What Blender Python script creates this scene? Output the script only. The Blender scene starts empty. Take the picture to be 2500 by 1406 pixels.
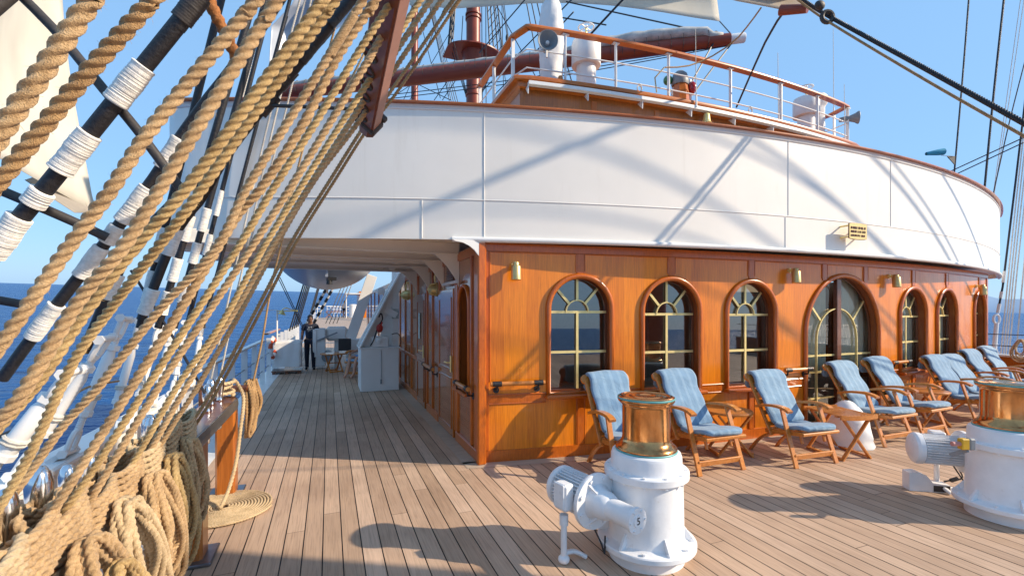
import bpy, math, random
from mathutils import Vector, Matrix, Euler
random.seed(7)
R = math.radians
V = Vector
scene = bpy.context.scene
COL = scene.collection

# ---------------------------------------------------------------- camera, sky, sun, exposure
EYE, F, HOR, CX = 1.7, 1120.0, 757.0, 1250.0          # eye height above deck, focal length / horizon row / centre column of the 2500 px frame
PSI = math.atan((CX - 803) / F)                        # camera turned to starboard of the ship's axis
CO, SI = math.cos(PSI), math.sin(PSI)
RGT, FWD = V((CO, -SI, 0)), V((SI, CO, 0))
EYEP = V((0, 0, EYE))
cam = bpy.data.cameras.new('camera')
cam.sensor_width = 36; cam.lens = 36 * F / 2500
cam.shift_y = (HOR - 703) / 2500
cam.clip_start = .05; cam.clip_end = 40000
cam_o = bpy.data.objects.new('camera', cam); COL.objects.link(cam_o)
cam_o.location = EYEP
cam_o.rotation_euler = (R(90), 0, -PSI)
scene.camera = cam_o

SUN_EL = R(29)
sun_h = (RGT * math.cos(R(8)) - FWD * math.sin(R(8))).normalized()     # abeam to starboard, a little abaft the camera
sun_d = sun_h * math.cos(SUN_EL) + V((0, 0, math.sin(SUN_EL)))
sl = bpy.data.lights.new('sun', 'SUN'); sl.energy = 2.6; sl.angle = R(.6); sl.color = (1, .84, .64)
so = bpy.data.objects.new('sun', sl); COL.objects.link(so)
so.rotation_euler = sun_d.to_track_quat('Z', 'Y').to_euler(); so.location = (20, -10, 20)

w = bpy.data.worlds.new('World'); scene.world = w; w.use_nodes = True
nt = w.node_tree; nt.nodes.clear()
sky = nt.nodes.new('ShaderNodeTexSky'); sky.sky_type = 'NISHITA'; sky.sun_disc = False
sky.sun_elevation = SUN_EL; sky.sun_rotation = math.atan2(sun_d.x, sun_d.y)
sky.altitude = 0; sky.air_density = 1.0; sky.dust_density = .5; sky.ozone_density = 5
tc = nt.nodes.new('ShaderNodeTexCoord'); mp = nt.nodes.new('ShaderNodeMapping')
mp.inputs['Rotation'].default_value = (-.0359, -.0177, 0)              # the ship heels: the true horizon is tilted against the deck
bg = nt.nodes.new('ShaderNodeBackground'); bg.inputs['Strength'].default_value = .15
ow = nt.nodes.new('ShaderNodeOutputWorld')
nt.links.new(tc.outputs['Generated'], mp.inputs['Vector']); nt.links.new(mp.outputs['Vector'], sky.inputs['Vector'])
hz = nt.nodes.new('ShaderNodeMix'); hz.data_type = 'RGBA'; hz.inputs['Factor'].default_value = .86; hz.inputs['B'].default_value = (.80, 1.50, 2.42, 1)   # marine haze evens the sky out
nt.links.new(sky.outputs['Color'], hz.inputs['A']); nt.links.new(hz.outputs['Result'], bg.inputs['Color']); nt.links.new(bg.outputs['Background'], ow.inputs['Surface'])
scene.view_settings.view_transform = 'Standard'; scene.view_settings.look = 'None'
scene.view_settings.exposure = 1.3; scene.view_settings.gamma = 1
scene.cycles.max_bounces = 8

# ---------------------------------------------------------------- pixel <-> place
def ray(px, py): return RGT * ((px - CX) / F) + FWD + V((0, 0, (HOR - py) / F))
def PD(px, py, d): return EYEP + ray(px, py) * d                       # at a depth
def PZ(px, py, z=0.):                                                  # on a height
    r = ray(px, py); return EYEP + r * ((z - EYE) / r.z)
def PX(px, py, X):                                                     # on a fore-and-aft plane
    r = ray(px, py); return EYEP + r * (X / r.x)
def PY(px, py, Y):
    r = ray(px, py); return EYEP + r * (Y / r.y)
def arcY(X, xc, y0, rad): return y0 + rad - math.sqrt(max(rad * rad - (X - xc) ** 2, 0))
def PA(px, py, xc, y0, rad, off=0):                                    # on a vertical arc wall
    r = ray(px, py); lo, hi = .5, 40
    f = lambda d: (r.y * d) - (arcY(r.x * d, xc, y0, rad) + off)
    hi = lo
    while f(hi) < 0 and hi < 40: hi += .1
    for _ in range(50):
        m = (lo + hi) / 2
        if f(m) > 0: hi = m
        else: lo = m
    return EYEP + r * lo

# ---------------------------------------------------------------- mesh building
ORG = {}
class MB:
    def __init__(s): s.v = []; s.f = []
    def add(s, vs, fs):
        b = len(s.v); s.v += [V(x) for x in vs]; s.f += [[b + i for i in f] for f in fs]; return s
    def box(s, c, size, rot=None, bev=0):
        x, y, z = [q / 2 for q in size]; c = V(c)
        rot = rot or Matrix.Identity(3)
        if bev <= 0:
            vs = [(-x,-y,-z),(x,-y,-z),(x,y,-z),(-x,y,-z),(-x,-y,z),(x,-y,z),(x,y,z),(-x,y,z)]
            return s.add([c + rot @ V(p) for p in vs], [(3,2,1,0),(4,5,6,7),(0,1,5,4),(1,2,6,5),(2,3,7,6),(3,0,4,7)])
        b = min(bev, x * .9, y * .9, z * .9)                            # chamfered box: 24 vertices
        P = []
        idx = {}
        for sx in (-1, 1):
            for sy in (-1, 1):
                for sz in (-1, 1):
                    for k in range(3):
                        p = [sx * x, sy * y, sz * z]
                        for j in range(3):
                            if j != k: p[j] -= (sx, sy, sz)[j] * b
                        idx[sx, sy, sz, k] = len(P); P.append(c + rot @ V(p))
        fs = []
        for k in range(3):
            a, d = [(1, 2), (2, 0), (0, 1)][k]
            for sg in (-1, 1):
                q = []
                for (p1, p2) in ((-1,-1),(1,-1),(1,1),(-1,1)):
                    t = [0, 0, 0]; t[k] = sg; t[a] = p1; t[d] = p2; q.append(idx[t[0], t[1], t[2], k])
                fs.append(q if sg > 0 else q[::-1])
            for s1 in (-1, 1):
                for s2 in (-1, 1):
                    q = []
                    for e, kk in ((-1, a), (1, a), (1, d), (-1, d)):
                        t = [0, 0, 0]; t[k] = e; t[a] = s1; t[d] = s2; q.append(idx[t[0], t[1], t[2], kk])
                    fs.append(q if s1 * s2 > 0 else q[::-1])
        for sx in (-1, 1):
            for sy in (-1, 1):
                for sz in (-1, 1):
                    q = [idx[sx, sy, sz, k] for k in range(3)]
                    fs.append(q if sx * sy * sz > 0 else q[::-1])
        return s.add(P, fs)
    def bar(s, a, b, w, h=None, up=(0, 0, 1), bev=0):
        a, b = V(a), V(b); d = (b - a); L = d.length; d.normalize(); up = V(up)
        sx = d.cross(up)
        if sx.length < 1e-4: sx = d.cross(V((1, 0, 0)))
        sx.normalize(); u = sx.cross(d)
        rot = Matrix((sx, d, u)).transposed()
        return s.box((a + b) / 2, (w, L, h or w), rot, bev)
    def lathe(s, prof, c=(0, 0, 0), axis=(0, 0, 1), n=32, cap=True):
        ax = V(axis).normalized(); q = V((0, 0, 1)).rotation_difference(ax); c = V(c); b = len(s.v)
        for r, z in prof:
            for i in range(n):
                t = 2 * math.pi * i / n
                s.v.append(c + q @ V((r * math.cos(t), r * math.sin(t), z)))
        for k in range(len(prof) - 1):
            for i in range(n):
                j = (i + 1) % n
                s.f.append([b + k*n + i, b + k*n + j, b + (k+1)*n + j, b + (k+1)*n + i])
        if cap:
            if prof[0][0] > 1e-4: s.f.append([b + i for i in range(n)][::-1])
            if prof[-1][0] > 1e-4: s.f.append([b + (len(prof)-1)*n + i for i in range(n)])
        return s
    def cyl(s, a, b, r0, r1=None, n=12):
        a, b = V(a), V(b); L = (b - a).length
        return s.lathe([(r0, 0), (r0 if r1 is None else r1, L)], a, b - a, n)
    def sweep(s, path, prof, closed=False, cap=True, up=None, twist=0, scale=None):
        """prof: 2-D points swept along path by parallel transport; twist in radians per metre"""
        P = [V(p) for p in path]; N = len(P); m = len(prof); b = len(s.v)
        T = []
        for i in range(N):
            a = P[i-1] if (i > 0 or closed) else P[i]; c = P[(i+1) % N] if (i < N-1 or closed) else P[i]
            t = c - a; T.append(t.normalized() if t.length > 1e-9 else V((0, 0, 1)))
        if up is None:
            u = V((0, 0, 1)) if abs(T[0].z) < .9 else V((1, 0, 0))
        else: u = V(up)
        acc = 0
        for i in range(N):
            if up is not None: u = V(up)
            u = (u - T[i] * u.dot(T[i]))
            u = u.normalized() if u.length > 1e-6 else T[i].orthogonal().normalized()
            w_ = T[i].cross(u)
            if i: acc += (P[i] - P[i-1]).length * twist
            ca, sa = math.cos(acc), math.sin(acc); sc = scale[i] if scale else 1
            for (x, y) in prof:
                s.v.append(P[i] + (w_ * (x*ca - y*sa) + u * (x*sa + y*ca)) * sc)
        for i in range(N if closed else N - 1):
            j = (i + 1) % N
            for k in range(m):
                l = (k + 1) % m
                s.f.append([b + i*m + k, b + i*m + l, b + j*m + l, b + j*m + k])
        if cap and not closed:
            s.f.append([b + k for k in range(m)][::-1]); s.f.append([b + (N-1)*m + k for k in range(m)])
        return s
    def tube(s, path, r, n=8, closed=False, scale=None):
        return s.sweep(path, [(r * math.cos(2*math.pi*i/n), r * math.sin(2*math.pi*i/n)) for i in range(n)], closed, scale=scale)
    def rope(s, path, dia, step=None, n=15, lay=2.75, closed=False):
        r = dia / 2; a = .46 * r; b = .54 * r; prof = []
        for i in range(n):
            t = 2 * math.pi * i / n; ph = (t + math.pi/3) % (2*math.pi/3) - math.pi/3
            rr = b * math.cos(ph) + math.sqrt(max(a*a - (b * math.sin(ph))**2, 0)); rr = max(rr, .66 * r)
            prof.append((rr * math.cos(t), rr * math.sin(t)))
        p = resample(path, step or dia * .3)
        return s.sweep(p, prof, closed, twist=-2 * math.pi / (lay * dia))
    def slab(s, poly, z0, z1):
        n = len(poly)
        vs = [(x, y, z0) for x, y in poly] + [(x, y, z1) for x, y in poly]
        fs = [list(range(n))[::-1], list(range(n, 2*n))] + [[i, (i+1) % n, n + (i+1) % n, n + i] for i in range(n)]
        return s.add(vs, fs)
    def plate(s, pts, th):
        """planar polygon in space given a thickness along its normal"""
        P = [V(p) for p in pts]; nrm = V((0, 0, 0)); n = len(P)
        for i in range(n): nrm += P[i].cross(P[(i+1) % n])
        nrm.normalize(); o = nrm * th / 2
        fs = [list(range(n))[::-1], list(range(n, 2*n))] + [[i, (i+1) % n, n + (i+1) % n, n + i] for i in range(n)]
        return s.add([p - o for p in P] + [p + o for p in P], fs)
    def grid(s, nu, nv, fn):
        b = len(s.v)
        for i in range(nu + 1):
            for j in range(nv + 1): s.v.append(V(fn(i / nu, j / nv)))
        for i in range(nu):
            for j in range(nv):
                a = b + i*(nv+1) + j; s.f.append([a, a + nv + 1, a + nv + 2, a + 1])
        return s
    def blob(s, c, rad, n=12, rot=None):
        prof = [(math.sin(math.pi*i/n) or 1e-5, -math.cos(math.pi*i/n)) for i in range(n+1)]
        t = MB().lathe(prof, n=n*2, cap=False); rot = rot or Matrix.Identity(3)
        return s.add([V(c) + rot @ V((v.x*rad[0], v.y*rad[1], v.z*rad[2])) for v in t.v], t.f)
    def build(s, name, mat, parent=None, angle=38, smooth=True):
        me = bpy.data.meshes.new(name)
        o = V(ORG.get(parent.name, (0, 0, 0))) if parent else V((0, 0, 0))
        me.from_pydata([tuple(v - o) for v in s.v], [], s.f)
        me.materials.append(mat); me.update()
        ob = bpy.data.objects.new(name, me); COL.objects.link(ob)
        if smooth:
            me.polygons.foreach_set('use_smooth', [True] * len(me.polygons))
            if angle < 180: me.set_sharp_from_angle(angle=R(angle))
        if parent: ob.parent = parent
        ORG[ob.name] = tuple(o)
        return ob

def resample(path, step):
    P = [V(p) for p in path]
    if len(P) > 2:                                                     # Catmull-Rom
        Q = []
        for i in range(len(P) - 1):
            a = P[max(i-1, 0)]; b = P[i]; c = P[i+1]; d = P[min(i+2, len(P)-1)]
            n = max(2, int((c - b).length / step / 1.5))
            n = min(n, 90)
            for k in range(n):
                t = k / n
                Q.append(.5 * ((2*b) + (c - a)*t + (2*a - 5*b + 4*c - d)*t*t + (3*b - a - 3*c + d)*t**3))
        Q.append(P[-1]); P = Q
    out = [P[0]]; carry = 0
    for i in range(1, len(P)):
        seg = P[i] - P[i-1]; L = seg.length
        if L < 1e-9: continue
        x = step - carry
        while x <= L: out.append(P[i-1] + seg * (x / L)); x += step
        carry = L - (x - step)
    if (out[-1] - P[-1]).length > step * .3: out.append(P[-1])
    return out

def tag(o, label=None, cat=None, group=None, kind=None):
    if label: o['label'] = label
    if cat: o['category'] = cat
    if group: o['group'] = group
    if kind: o['kind'] = kind
    return o
def thing(name, loc, label, cat, group=None, local=False):
    o = bpy.data.objects.new(name, None); COL.objects.link(o); o.location = V(loc)
    o.empty_display_size = .1
    ORG[o.name] = (0, 0, 0) if local else tuple(V(loc))
    return tag(o, label, cat, group)
def copy_tree(o, parent=None):
    c = o.copy(); COL.objects.link(c); ORG[c.name] = ORG.get(o.name, (0, 0, 0))
    if parent: c.parent = parent
    for ch in list(o.children): copy_tree(ch, c)
    return c
def one(name, mb, mat, label, cat, group=None, angle=38): return tag(mb.build(name, mat, None, angle), label, cat, group)
def rect(w_, h_): return [(-w_/2, -h_/2), (w_/2, -h_/2), (w_/2, h_/2), (-w_/2, h_/2)]

# ---------------------------------------------------------------- materials
def mat_new(name):
    m = bpy.data.materials.new(name); m.use_nodes = True
    return m, m.node_tree, m.node_tree.nodes['Principled BSDF']
def lnk(t, a, b): t.links.new(a, b)
def tex_noise(t, scale, detail=4, rough=.55, coord='Object', stretch=None, dist=0):
    tc = t.nodes.new('ShaderNodeTexCoord'); n = t.nodes.new('ShaderNodeTexNoise')
    n.inputs['Scale'].default_value = scale; n.inputs['Detail'].default_value = detail
    n.inputs['Roughness'].default_value = rough; n.inputs['Distortion'].default_value = dist
    src = tc.outputs[coord]
    if stretch:
        mp = t.nodes.new('ShaderNodeMapping'); mp.inputs['Scale'].default_value = stretch
        lnk(t, src, mp.inputs['Vector']); src = mp.outputs['Vector']
    lnk(t, src, n.inputs['Vector']); return n
def ramp(t, fac, stops):
    r = t.nodes.new('ShaderNodeValToRGB'); e = r.color_ramp.elements
    while len(e) < len(stops): e.new(.5)
    for q, (p, c) in zip(e, stops): q.position = p; q.color = (*c, 1) if len(c) == 3 else c
    lnk(t, fac, r.inputs['Fac']); return r
def bump(t, b, h, strength=.3, dist=.01):
    n = t.nodes.new('ShaderNodeBump'); n.inputs['Strength'].default_value = strength; n.inputs['Distance'].default_value = dist
    lnk(t, h, n.inputs['Height']); lnk(t, n.outputs['Normal'], b.inputs['Normal']); return n
def simple(name, col, rough=.5, metal=0, var=.12, vscale=6, bscale=0, bstr=.2, coat=0, stretch=None, spec=None):
    m, t, b = mat_new(name)
    b.inputs['Roughness'].default_value = rough; b.inputs['Metallic'].default_value = metal
    if coat: b.inputs['Coat Weight'].default_value = coat; b.inputs['Coat Roughness'].default_value = .08
    if spec is not None: b.inputs['Specular IOR Level'].default_value = spec
    n = tex_noise(t, vscale, stretch=stretch)
    lo = [max(0, c * (1 - var)) for c in col]; hi = [min(1, c * (1 + var)) for c in col]
    r = ramp(t, n.outputs['Fac'], [(.3, lo), (.7, hi)])
    lnk(t, r.outputs['Color'], b.inputs['Base Color'])
    if bscale: bump(t, b, tex_noise(t, bscale, stretch=stretch).outputs['Fac'], bstr)
    return m
def varnish(name, dark, light, stretch=(14, 14, .55), rough=.30, coat=.32, bands=None):
    m, t, b = mat_new(name)
    n1 = tex_noise(t, 6, 6, .62, stretch=stretch, dist=.3)
    n2 = tex_noise(t, 1.1, 2, .5)
    mx = t.nodes.new('ShaderNodeMath'); mx.operation = 'MULTIPLY_ADD'; mx.inputs[1].default_value = .62
    m2 = t.nodes.new('ShaderNodeMath'); m2.operation = 'MULTIPLY'; m2.inputs[1].default_value = .38
    lnk(t, n1.outputs['Fac'], mx.inputs[0]); lnk(t, n2.outputs['Fac'], m2.inputs[0]); lnk(t, m2.outputs[0], mx.inputs[2])
    fac = mx.outputs[0]
    if bands:                                                          # veneer leaves of slightly different tone
        tc = t.nodes.new('ShaderNodeTexCoord'); sp = t.nodes.new('ShaderNodeSeparateXYZ'); lnk(t, tc.outputs['Object'], sp.inputs[0])
        q = t.nodes.new('ShaderNodeMath'); q.operation = 'MULTIPLY'; q.inputs[1].default_value = bands[1]; lnk(t, sp.outputs[bands[0]], q.inputs[0])
        fl = t.nodes.new('ShaderNodeMath'); fl.operation = 'FLOOR'; lnk(t, q.outputs[0], fl.inputs[0])
        wn = t.nodes.new('ShaderNodeTexWhiteNoise'); wn.noise_dimensions = '1D'; lnk(t, fl.outputs[0], wn.inputs['W'])
        a = t.nodes.new('ShaderNodeMath'); a.operation = 'MULTIPLY_ADD'; a.inputs[1].default_value = .10; lnk(t, wn.outputs['Value'], a.inputs[0]); lnk(t, fac, a.inputs[2])
        s_ = t.nodes.new('ShaderNodeMath'); s_.operation = 'SUBTRACT'; s_.inputs[1].default_value = .05; lnk(t, a.outputs[0], s_.inputs[0]); fac = s_.outputs[0]
    r = ramp(t, fac, [(.3, dark), (.7, light)])
    lnk(t, r.outputs['Color'], b.inputs['Base Color'])
    b.inputs['Roughness'].default_value = rough; b.inputs['Coat Weight'].default_value = coat; b.inputs['Coat Roughness'].default_value = .06
    bump(t, b, n1.outputs['Fac'], .08, .004)
    return m
M = {}
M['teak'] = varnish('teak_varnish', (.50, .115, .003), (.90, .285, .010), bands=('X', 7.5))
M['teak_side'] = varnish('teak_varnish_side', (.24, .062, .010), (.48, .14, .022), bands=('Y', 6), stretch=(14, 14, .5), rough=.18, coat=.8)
M['trim'] = varnish('teak_trim', (.34, .066, .004), (.62, .15, .008), stretch=(9, 9, 2))
M['rim'] = varnish('teak_rim', (.36, .085, .010), (.62, .18, .02), stretch=(2, 9, 9))
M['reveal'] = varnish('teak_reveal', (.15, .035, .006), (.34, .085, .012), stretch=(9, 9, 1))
M['chair'] = varnish('chair_teak', (.38, .115, .018), (.70, .275, .055), stretch=(6, 6, 6), rough=.35, coat=.3)
M['post'] = varnish('post_teak', (.26, .07, .010), (.50, .16, .025), stretch=(16, 16, .8))
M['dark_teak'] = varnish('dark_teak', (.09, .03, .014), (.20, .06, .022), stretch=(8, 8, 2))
M['white'] = simple('white_paint', (.78, .77, .75), .38, var=.05, vscale=2.2, bscale=9, bstr=.06)
M['white_band'] = simple('white_plating', (.86, .815, .745), .33, var=.035, vscale=1.3, bscale=1.6, bstr=.10)
M['white_cast'] = simple('white_cast_iron', (.78, .78, .79), .35, var=.06, vscale=8, bscale=24, bstr=.12)
M['white_bounce'] = simple('underside_bounce', (.86, .775, .65), .45, var=.06, vscale=2)  # warm bounce from the sunlit deck is put into the white's colour
M['canvas_white'] = simple('white_canvas', (.76, .75, .73), .8, var=.07, vscale=3, bscale=14, bstr=.5)
def sailcloth(name, col):
    m = simple(name, col, .85, var=.10, vscale=.7, bscale=3, bstr=.4, stretch=(1, 1, .3)); t = m.node_tree; b = t.nodes['Principled BSDF']
    tl = t.nodes.new('ShaderNodeBsdfTranslucent'); mx = t.nodes.new('ShaderNodeMixShader'); mx.inputs['Fac'].default_value = .45
    lnk(t, b.inputs['Base Color'].links[0].from_socket, tl.inputs['Color']); lnk(t, b.outputs[0], mx.inputs[1]); lnk(t, tl.outputs[0], mx.inputs[2]); lnk(t, mx.outputs[0], t.nodes['Material Output'].inputs['Surface']); return m
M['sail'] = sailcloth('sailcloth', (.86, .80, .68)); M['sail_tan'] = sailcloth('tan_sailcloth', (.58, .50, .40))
M['sail_grey'] = simple('furled_sail', (.52, .50, .46), .85, var=.25, vscale=5, bscale=9, bstr=.6)
M['redmast'] = simple('oxide_red_spar', (.24, .042, .018), .42, var=.12, vscale=2)
M['mahog'] = varnish('mahogany_batten', (.10, .026, .012), (.21, .055, .024), stretch=(5, 5, 2), rough=.35)
M['mahog_light'] = simple('pale_edge', (.36, .17, .12), .5, var=.12, vscale=9)
M['black'] = simple('tarred_black', (.016, .015, .018), .45, var=.3, vscale=30, bscale=60, bstr=.5)
M['iron'] = simple('dark_iron', (.045, .038, .035), .6, var=.25, vscale=30, bscale=60, bstr=.3)
M['steel'] = simple('polished_steel', (.72, .72, .74), .16, 1, var=.06, vscale=20)
M['steel_trim'] = simple('dull_steel_trim', (.24, .25, .28), .32, .9, var=.18, vscale=14)
M['grey'] = simple('grey_fitting', (.22, .24, .26), .5, var=.1)
M['dark'] = simple('dark_rubber', (.02, .02, .022), .5)
M['brass'] = simple('brass', (.88, .70, .30), .38, .45, var=.1, vscale=12)
M['brass_satin'] = simple('satin_brass_lamp', (.62, .47, .21), .42, .75, var=.06, vscale=20)
M['hide'] = simple('rust_hide', (.32, .12, .03), .8, var=.4, vscale=60, bscale=90, bstr=.6)
M['glass_green'] = simple('green_lens', (.005, .16, .04), .1, coat=.6)
M['glass_red'] = simple('red_lens', (.35, .012, .02), .15, coat=.6)
M['red'] = simple('signal_red', (.42, .022, .012), .45)
M['orange'] = simple('lifebuoy_orange', (.65, .09, .025), .5)
M['yellow'] = simple('yellow_plastic', (.62, .36, .02), .45)
M['navy'] = simple('navy_cloth', (.014, .020, .040), .9, var=.25, vscale=20, bscale=50, bstr=.3)
M['jeans'] = simple('dark_denim', (.013, .016, .032), .9, var=.3, vscale=22, bscale=50, bstr=.3)
M['skin'] = simple('brown_skin', (.16, .075, .045), .55, var=.06)
M['skin_pale'] = simple('tanned_skin', (.46, .23, .15), .55, var=.06)
M['hair'] = simple('black_hair', (.010, .009, .009), .6, bscale=60, bstr=.5)
M['shoe'] = simple('black_shoe', (.012, .012, .013), .4)
M['print'] = simple('faded_print', (.34, .38, .42), .9)
M['towel'] = simple('blue_towel', (.05, .26, .55), .9)
M['boat'] = simple('lifeboat_grp', (.44, .48, .54), .30, var=.06, vscale=1.5)
M['white_shirt'] = simple('white_shirt', (.70, .70, .72), .9)
M['windsock'] = simple('teal_windsock', (.05, .30, .42), .8)
M['hill'] = simple('far_hill', (.235, .36, .53), 1, var=.05, vscale=.002)

def ropemat(name, dark, light):
    m, t, b = mat_new(name)
    n1 = tex_noise(t, 420, 3, .6); n2 = tex_noise(t, 14, 3, .5)
    mx = t.nodes.new('ShaderNodeMath'); mx.operation = 'ADD'; lnk(t, n1.outputs['Fac'], mx.inputs[0]); lnk(t, n2.outputs['Fac'], mx.inputs[1])
    n4 = tex_noise(t, 120, 2, .5); m4 = t.nodes.new('ShaderNodeMath'); m4.operation = 'ADD'; lnk(t, mx.outputs[0], m4.inputs[0]); lnk(t, n4.outputs['Fac'], m4.inputs[1])
    hf = t.nodes.new('ShaderNodeMath'); hf.operation = 'MULTIPLY'; hf.inputs[1].default_value = .333; lnk(t, m4.outputs[0], hf.inputs[0])
    r = ramp(t, hf.outputs[0], [(.36, dark), (.62, light)])
    lnk(t, r.outputs['Color'], b.inputs['Base Color']); b.inputs['Roughness'].default_value = .8
    b.inputs['Sheen Weight'].default_value = .15
    bump(t, b, n1.outputs['Fac'], .8, .006); return m
M['rope'] = ropemat('manila_rope', (.30, .175, .072), (.68, .455, .23))
M['rope_gold'] = ropemat('golden_rope', (.30, .18, .062), (.67, .465, .20))
M['rope_pale'] = ropemat('pale_rope', (.38, .26, .13), (.74, .55, .32))
M['rope_brown'] = ropemat('brown_rope', (.27, .145, .054), (.54, .33, .14))
M['rope_white'] = ropemat('white_line', (.56, .50, .42), (.80, .76, .68))
M['seizing'] = simple('white_seizing', (.76, .73, .68), .75, var=.15, vscale=40, bscale=70, bstr=.5)

def drum_mat():
    m, t, b = mat_new('copper_drum')
    n = tex_noise(t, 7, 5, .6, stretch=(1, 1, .5)); r = ramp(t, n.outputs['Fac'], [(.3, (.30, .14, .06)), (.55, (.66, .32, .12)), (.75, (.78, .44, .21))])
    lnk(t, r.outputs['Color'], b.inputs['Base Color']); b.inputs['Metallic'].default_value = 1
    q = tex_noise(t, 25, 4); rr = ramp(t, q.outputs['Fac'], [(.3, (.10,)*3), (.7, (.26,)*3)]); lnk(t, rr.outputs['Color'], b.inputs['Roughness'])
    return m
M['copper'] = drum_mat()
M['verdigris'] = simple('verdigris_line', (.10, .34, .34), .5)

def deck_mat():
    m, t, b = mat_new('weathered_teak_planks')
    g = t.nodes.new('ShaderNodeNewGeometry')
    r = ramp(t, g.outputs['Random Per Island'], [(0, (.44, .305, .21)), (.35, (.49, .345, .245)), (.7, (.54, .385, .275)), (1, (.60, .44, .325))])
    n = tex_noise(t, 3, 7, .65, stretch=(26, .9, 1), dist=.6); rn = ramp(t, n.outputs['Fac'], [(.22, (.62, .58, .55)), (.5, (1, .98, .96)), (.78, (1.20, 1.16, 1.12))])
    mx = t.nodes.new('ShaderNodeMix'); mx.data_type = 'RGBA'; mx.blend_type = 'MULTIPLY'; mx.inputs['Factor'].default_value = 1
    lnk(t, r.outputs['Color'], mx.inputs['A']); lnk(t, rn.outputs['Color'], mx.inputs['B'])
    n3 = tex_noise(t, .9, 3, .6); r3 = ramp(t, n3.outputs['Fac'], [(.32, (.80, .78, .77)), (.55, (1, 1, 1)), (.70, (1.10, 1.08, 1.06))])
    m2 = t.nodes.new('ShaderNodeMix'); m2.data_type = 'RGBA'; m2.blend_type = 'MULTIPLY'; m2.inputs['Factor'].default_value = 1
    lnk(t, mx.outputs['Result'], m2.inputs['A']); lnk(t, r3.outputs['Color'], m2.inputs['B'])
    lnk(t, m2.outputs['Result'], b.inputs['Base Color']); b.inputs['Roughness'].default_value = .55
    b.inputs['Specular IOR Level'].default_value = .35
    bump(t, b, n.outputs['Fac'], .25, .003); return m
M['deck'] = deck_mat()
M['caulk'] = simple('black_caulking', (.012, .010, .009), .6)

def grime(m, scale, lo, hi, col, amt, stretch=None):
    """worn spots and streaks with a shape of their own, mixed over the paint"""
    t = m.node_tree; b = t.nodes['Principled BSDF']; src = b.inputs['Base Color'].links[0].from_socket
    n = tex_noise(t, scale, 6, .68, stretch=stretch, dist=.4); r = ramp(t, n.outputs['Fac'], [(lo, (0, 0, 0)), (hi, (amt,)*3)])
    mx = t.nodes.new('ShaderNodeMix'); mx.data_type = 'RGBA'; mx.inputs['B'].default_value = (*col, 1)
    lnk(t, r.outputs['Color'], mx.inputs['Factor']); lnk(t, src, mx.inputs['A']); lnk(t, mx.outputs['Result'], b.inputs['Base Color'])
grime(M['white_cast'], 9, .60, .74, (.42, .36, .29), .45); grime(M['white_cast'], 34, .70, .76, (.20, .10, .05), .6)
grime(M['white_band'], 2.4, .58, .80, (.60, .53, .44), .28, stretch=(2.2, 2.2, .22)); grime(M['white'], 7, .62, .80, (.55, .49, .42), .3, stretch=(1, 1, .4))
grime(M['teak'], 3.0, .56, .78, (.20, .045, .006), .5, stretch=(3, 3, .35))
grime(M['deck'], 2.1, .60, .82, (.24, .17, .125), .5, stretch=(1.6, .6, 1)); grime(M['deck'], 26, .72, .78, (.17, .11, .08), .5)
def sea_mat():
    m, t, b = mat_new('sea_water')
    n1 = tex_noise(t, .35, 6, .62, stretch=(1, 2.2, 1)); n2 = tex_noise(t, .05, 4, .6, stretch=(1, 1.8, 1)); n3 = tex_noise(t, 1.6, 4, .6, stretch=(1, 2, 1))
    a = t.nodes.new('ShaderNodeMath'); a.operation = 'MULTIPLY_ADD'; a.inputs[1].default_value = 2.4; lnk(t, n2.outputs['Fac'], a.inputs[0]); lnk(t, n1.outputs['Fac'], a.inputs[2])
    c = t.nodes.new('ShaderNodeMath'); c.operation = 'MULTIPLY_ADD'; c.inputs[1].default_value = .22; lnk(t, n3.outputs['Fac'], c.inputs[0]); lnk(t, a.outputs[0], c.inputs[2])
    r = ramp(t, n1.outputs['Fac'], [(.35, (.001, .042, .17)), (.65, (.003, .085, .29))])
    lnk(t, r.outputs['Color'], b.inputs['Base Color']); b.inputs['Roughness'].default_value = .30
    b.inputs['Specular IOR Level'].default_value = .22
    bump(t, b, c.outputs[0], 1, 1.1); return m
M['sea'] = sea_mat()

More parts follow.
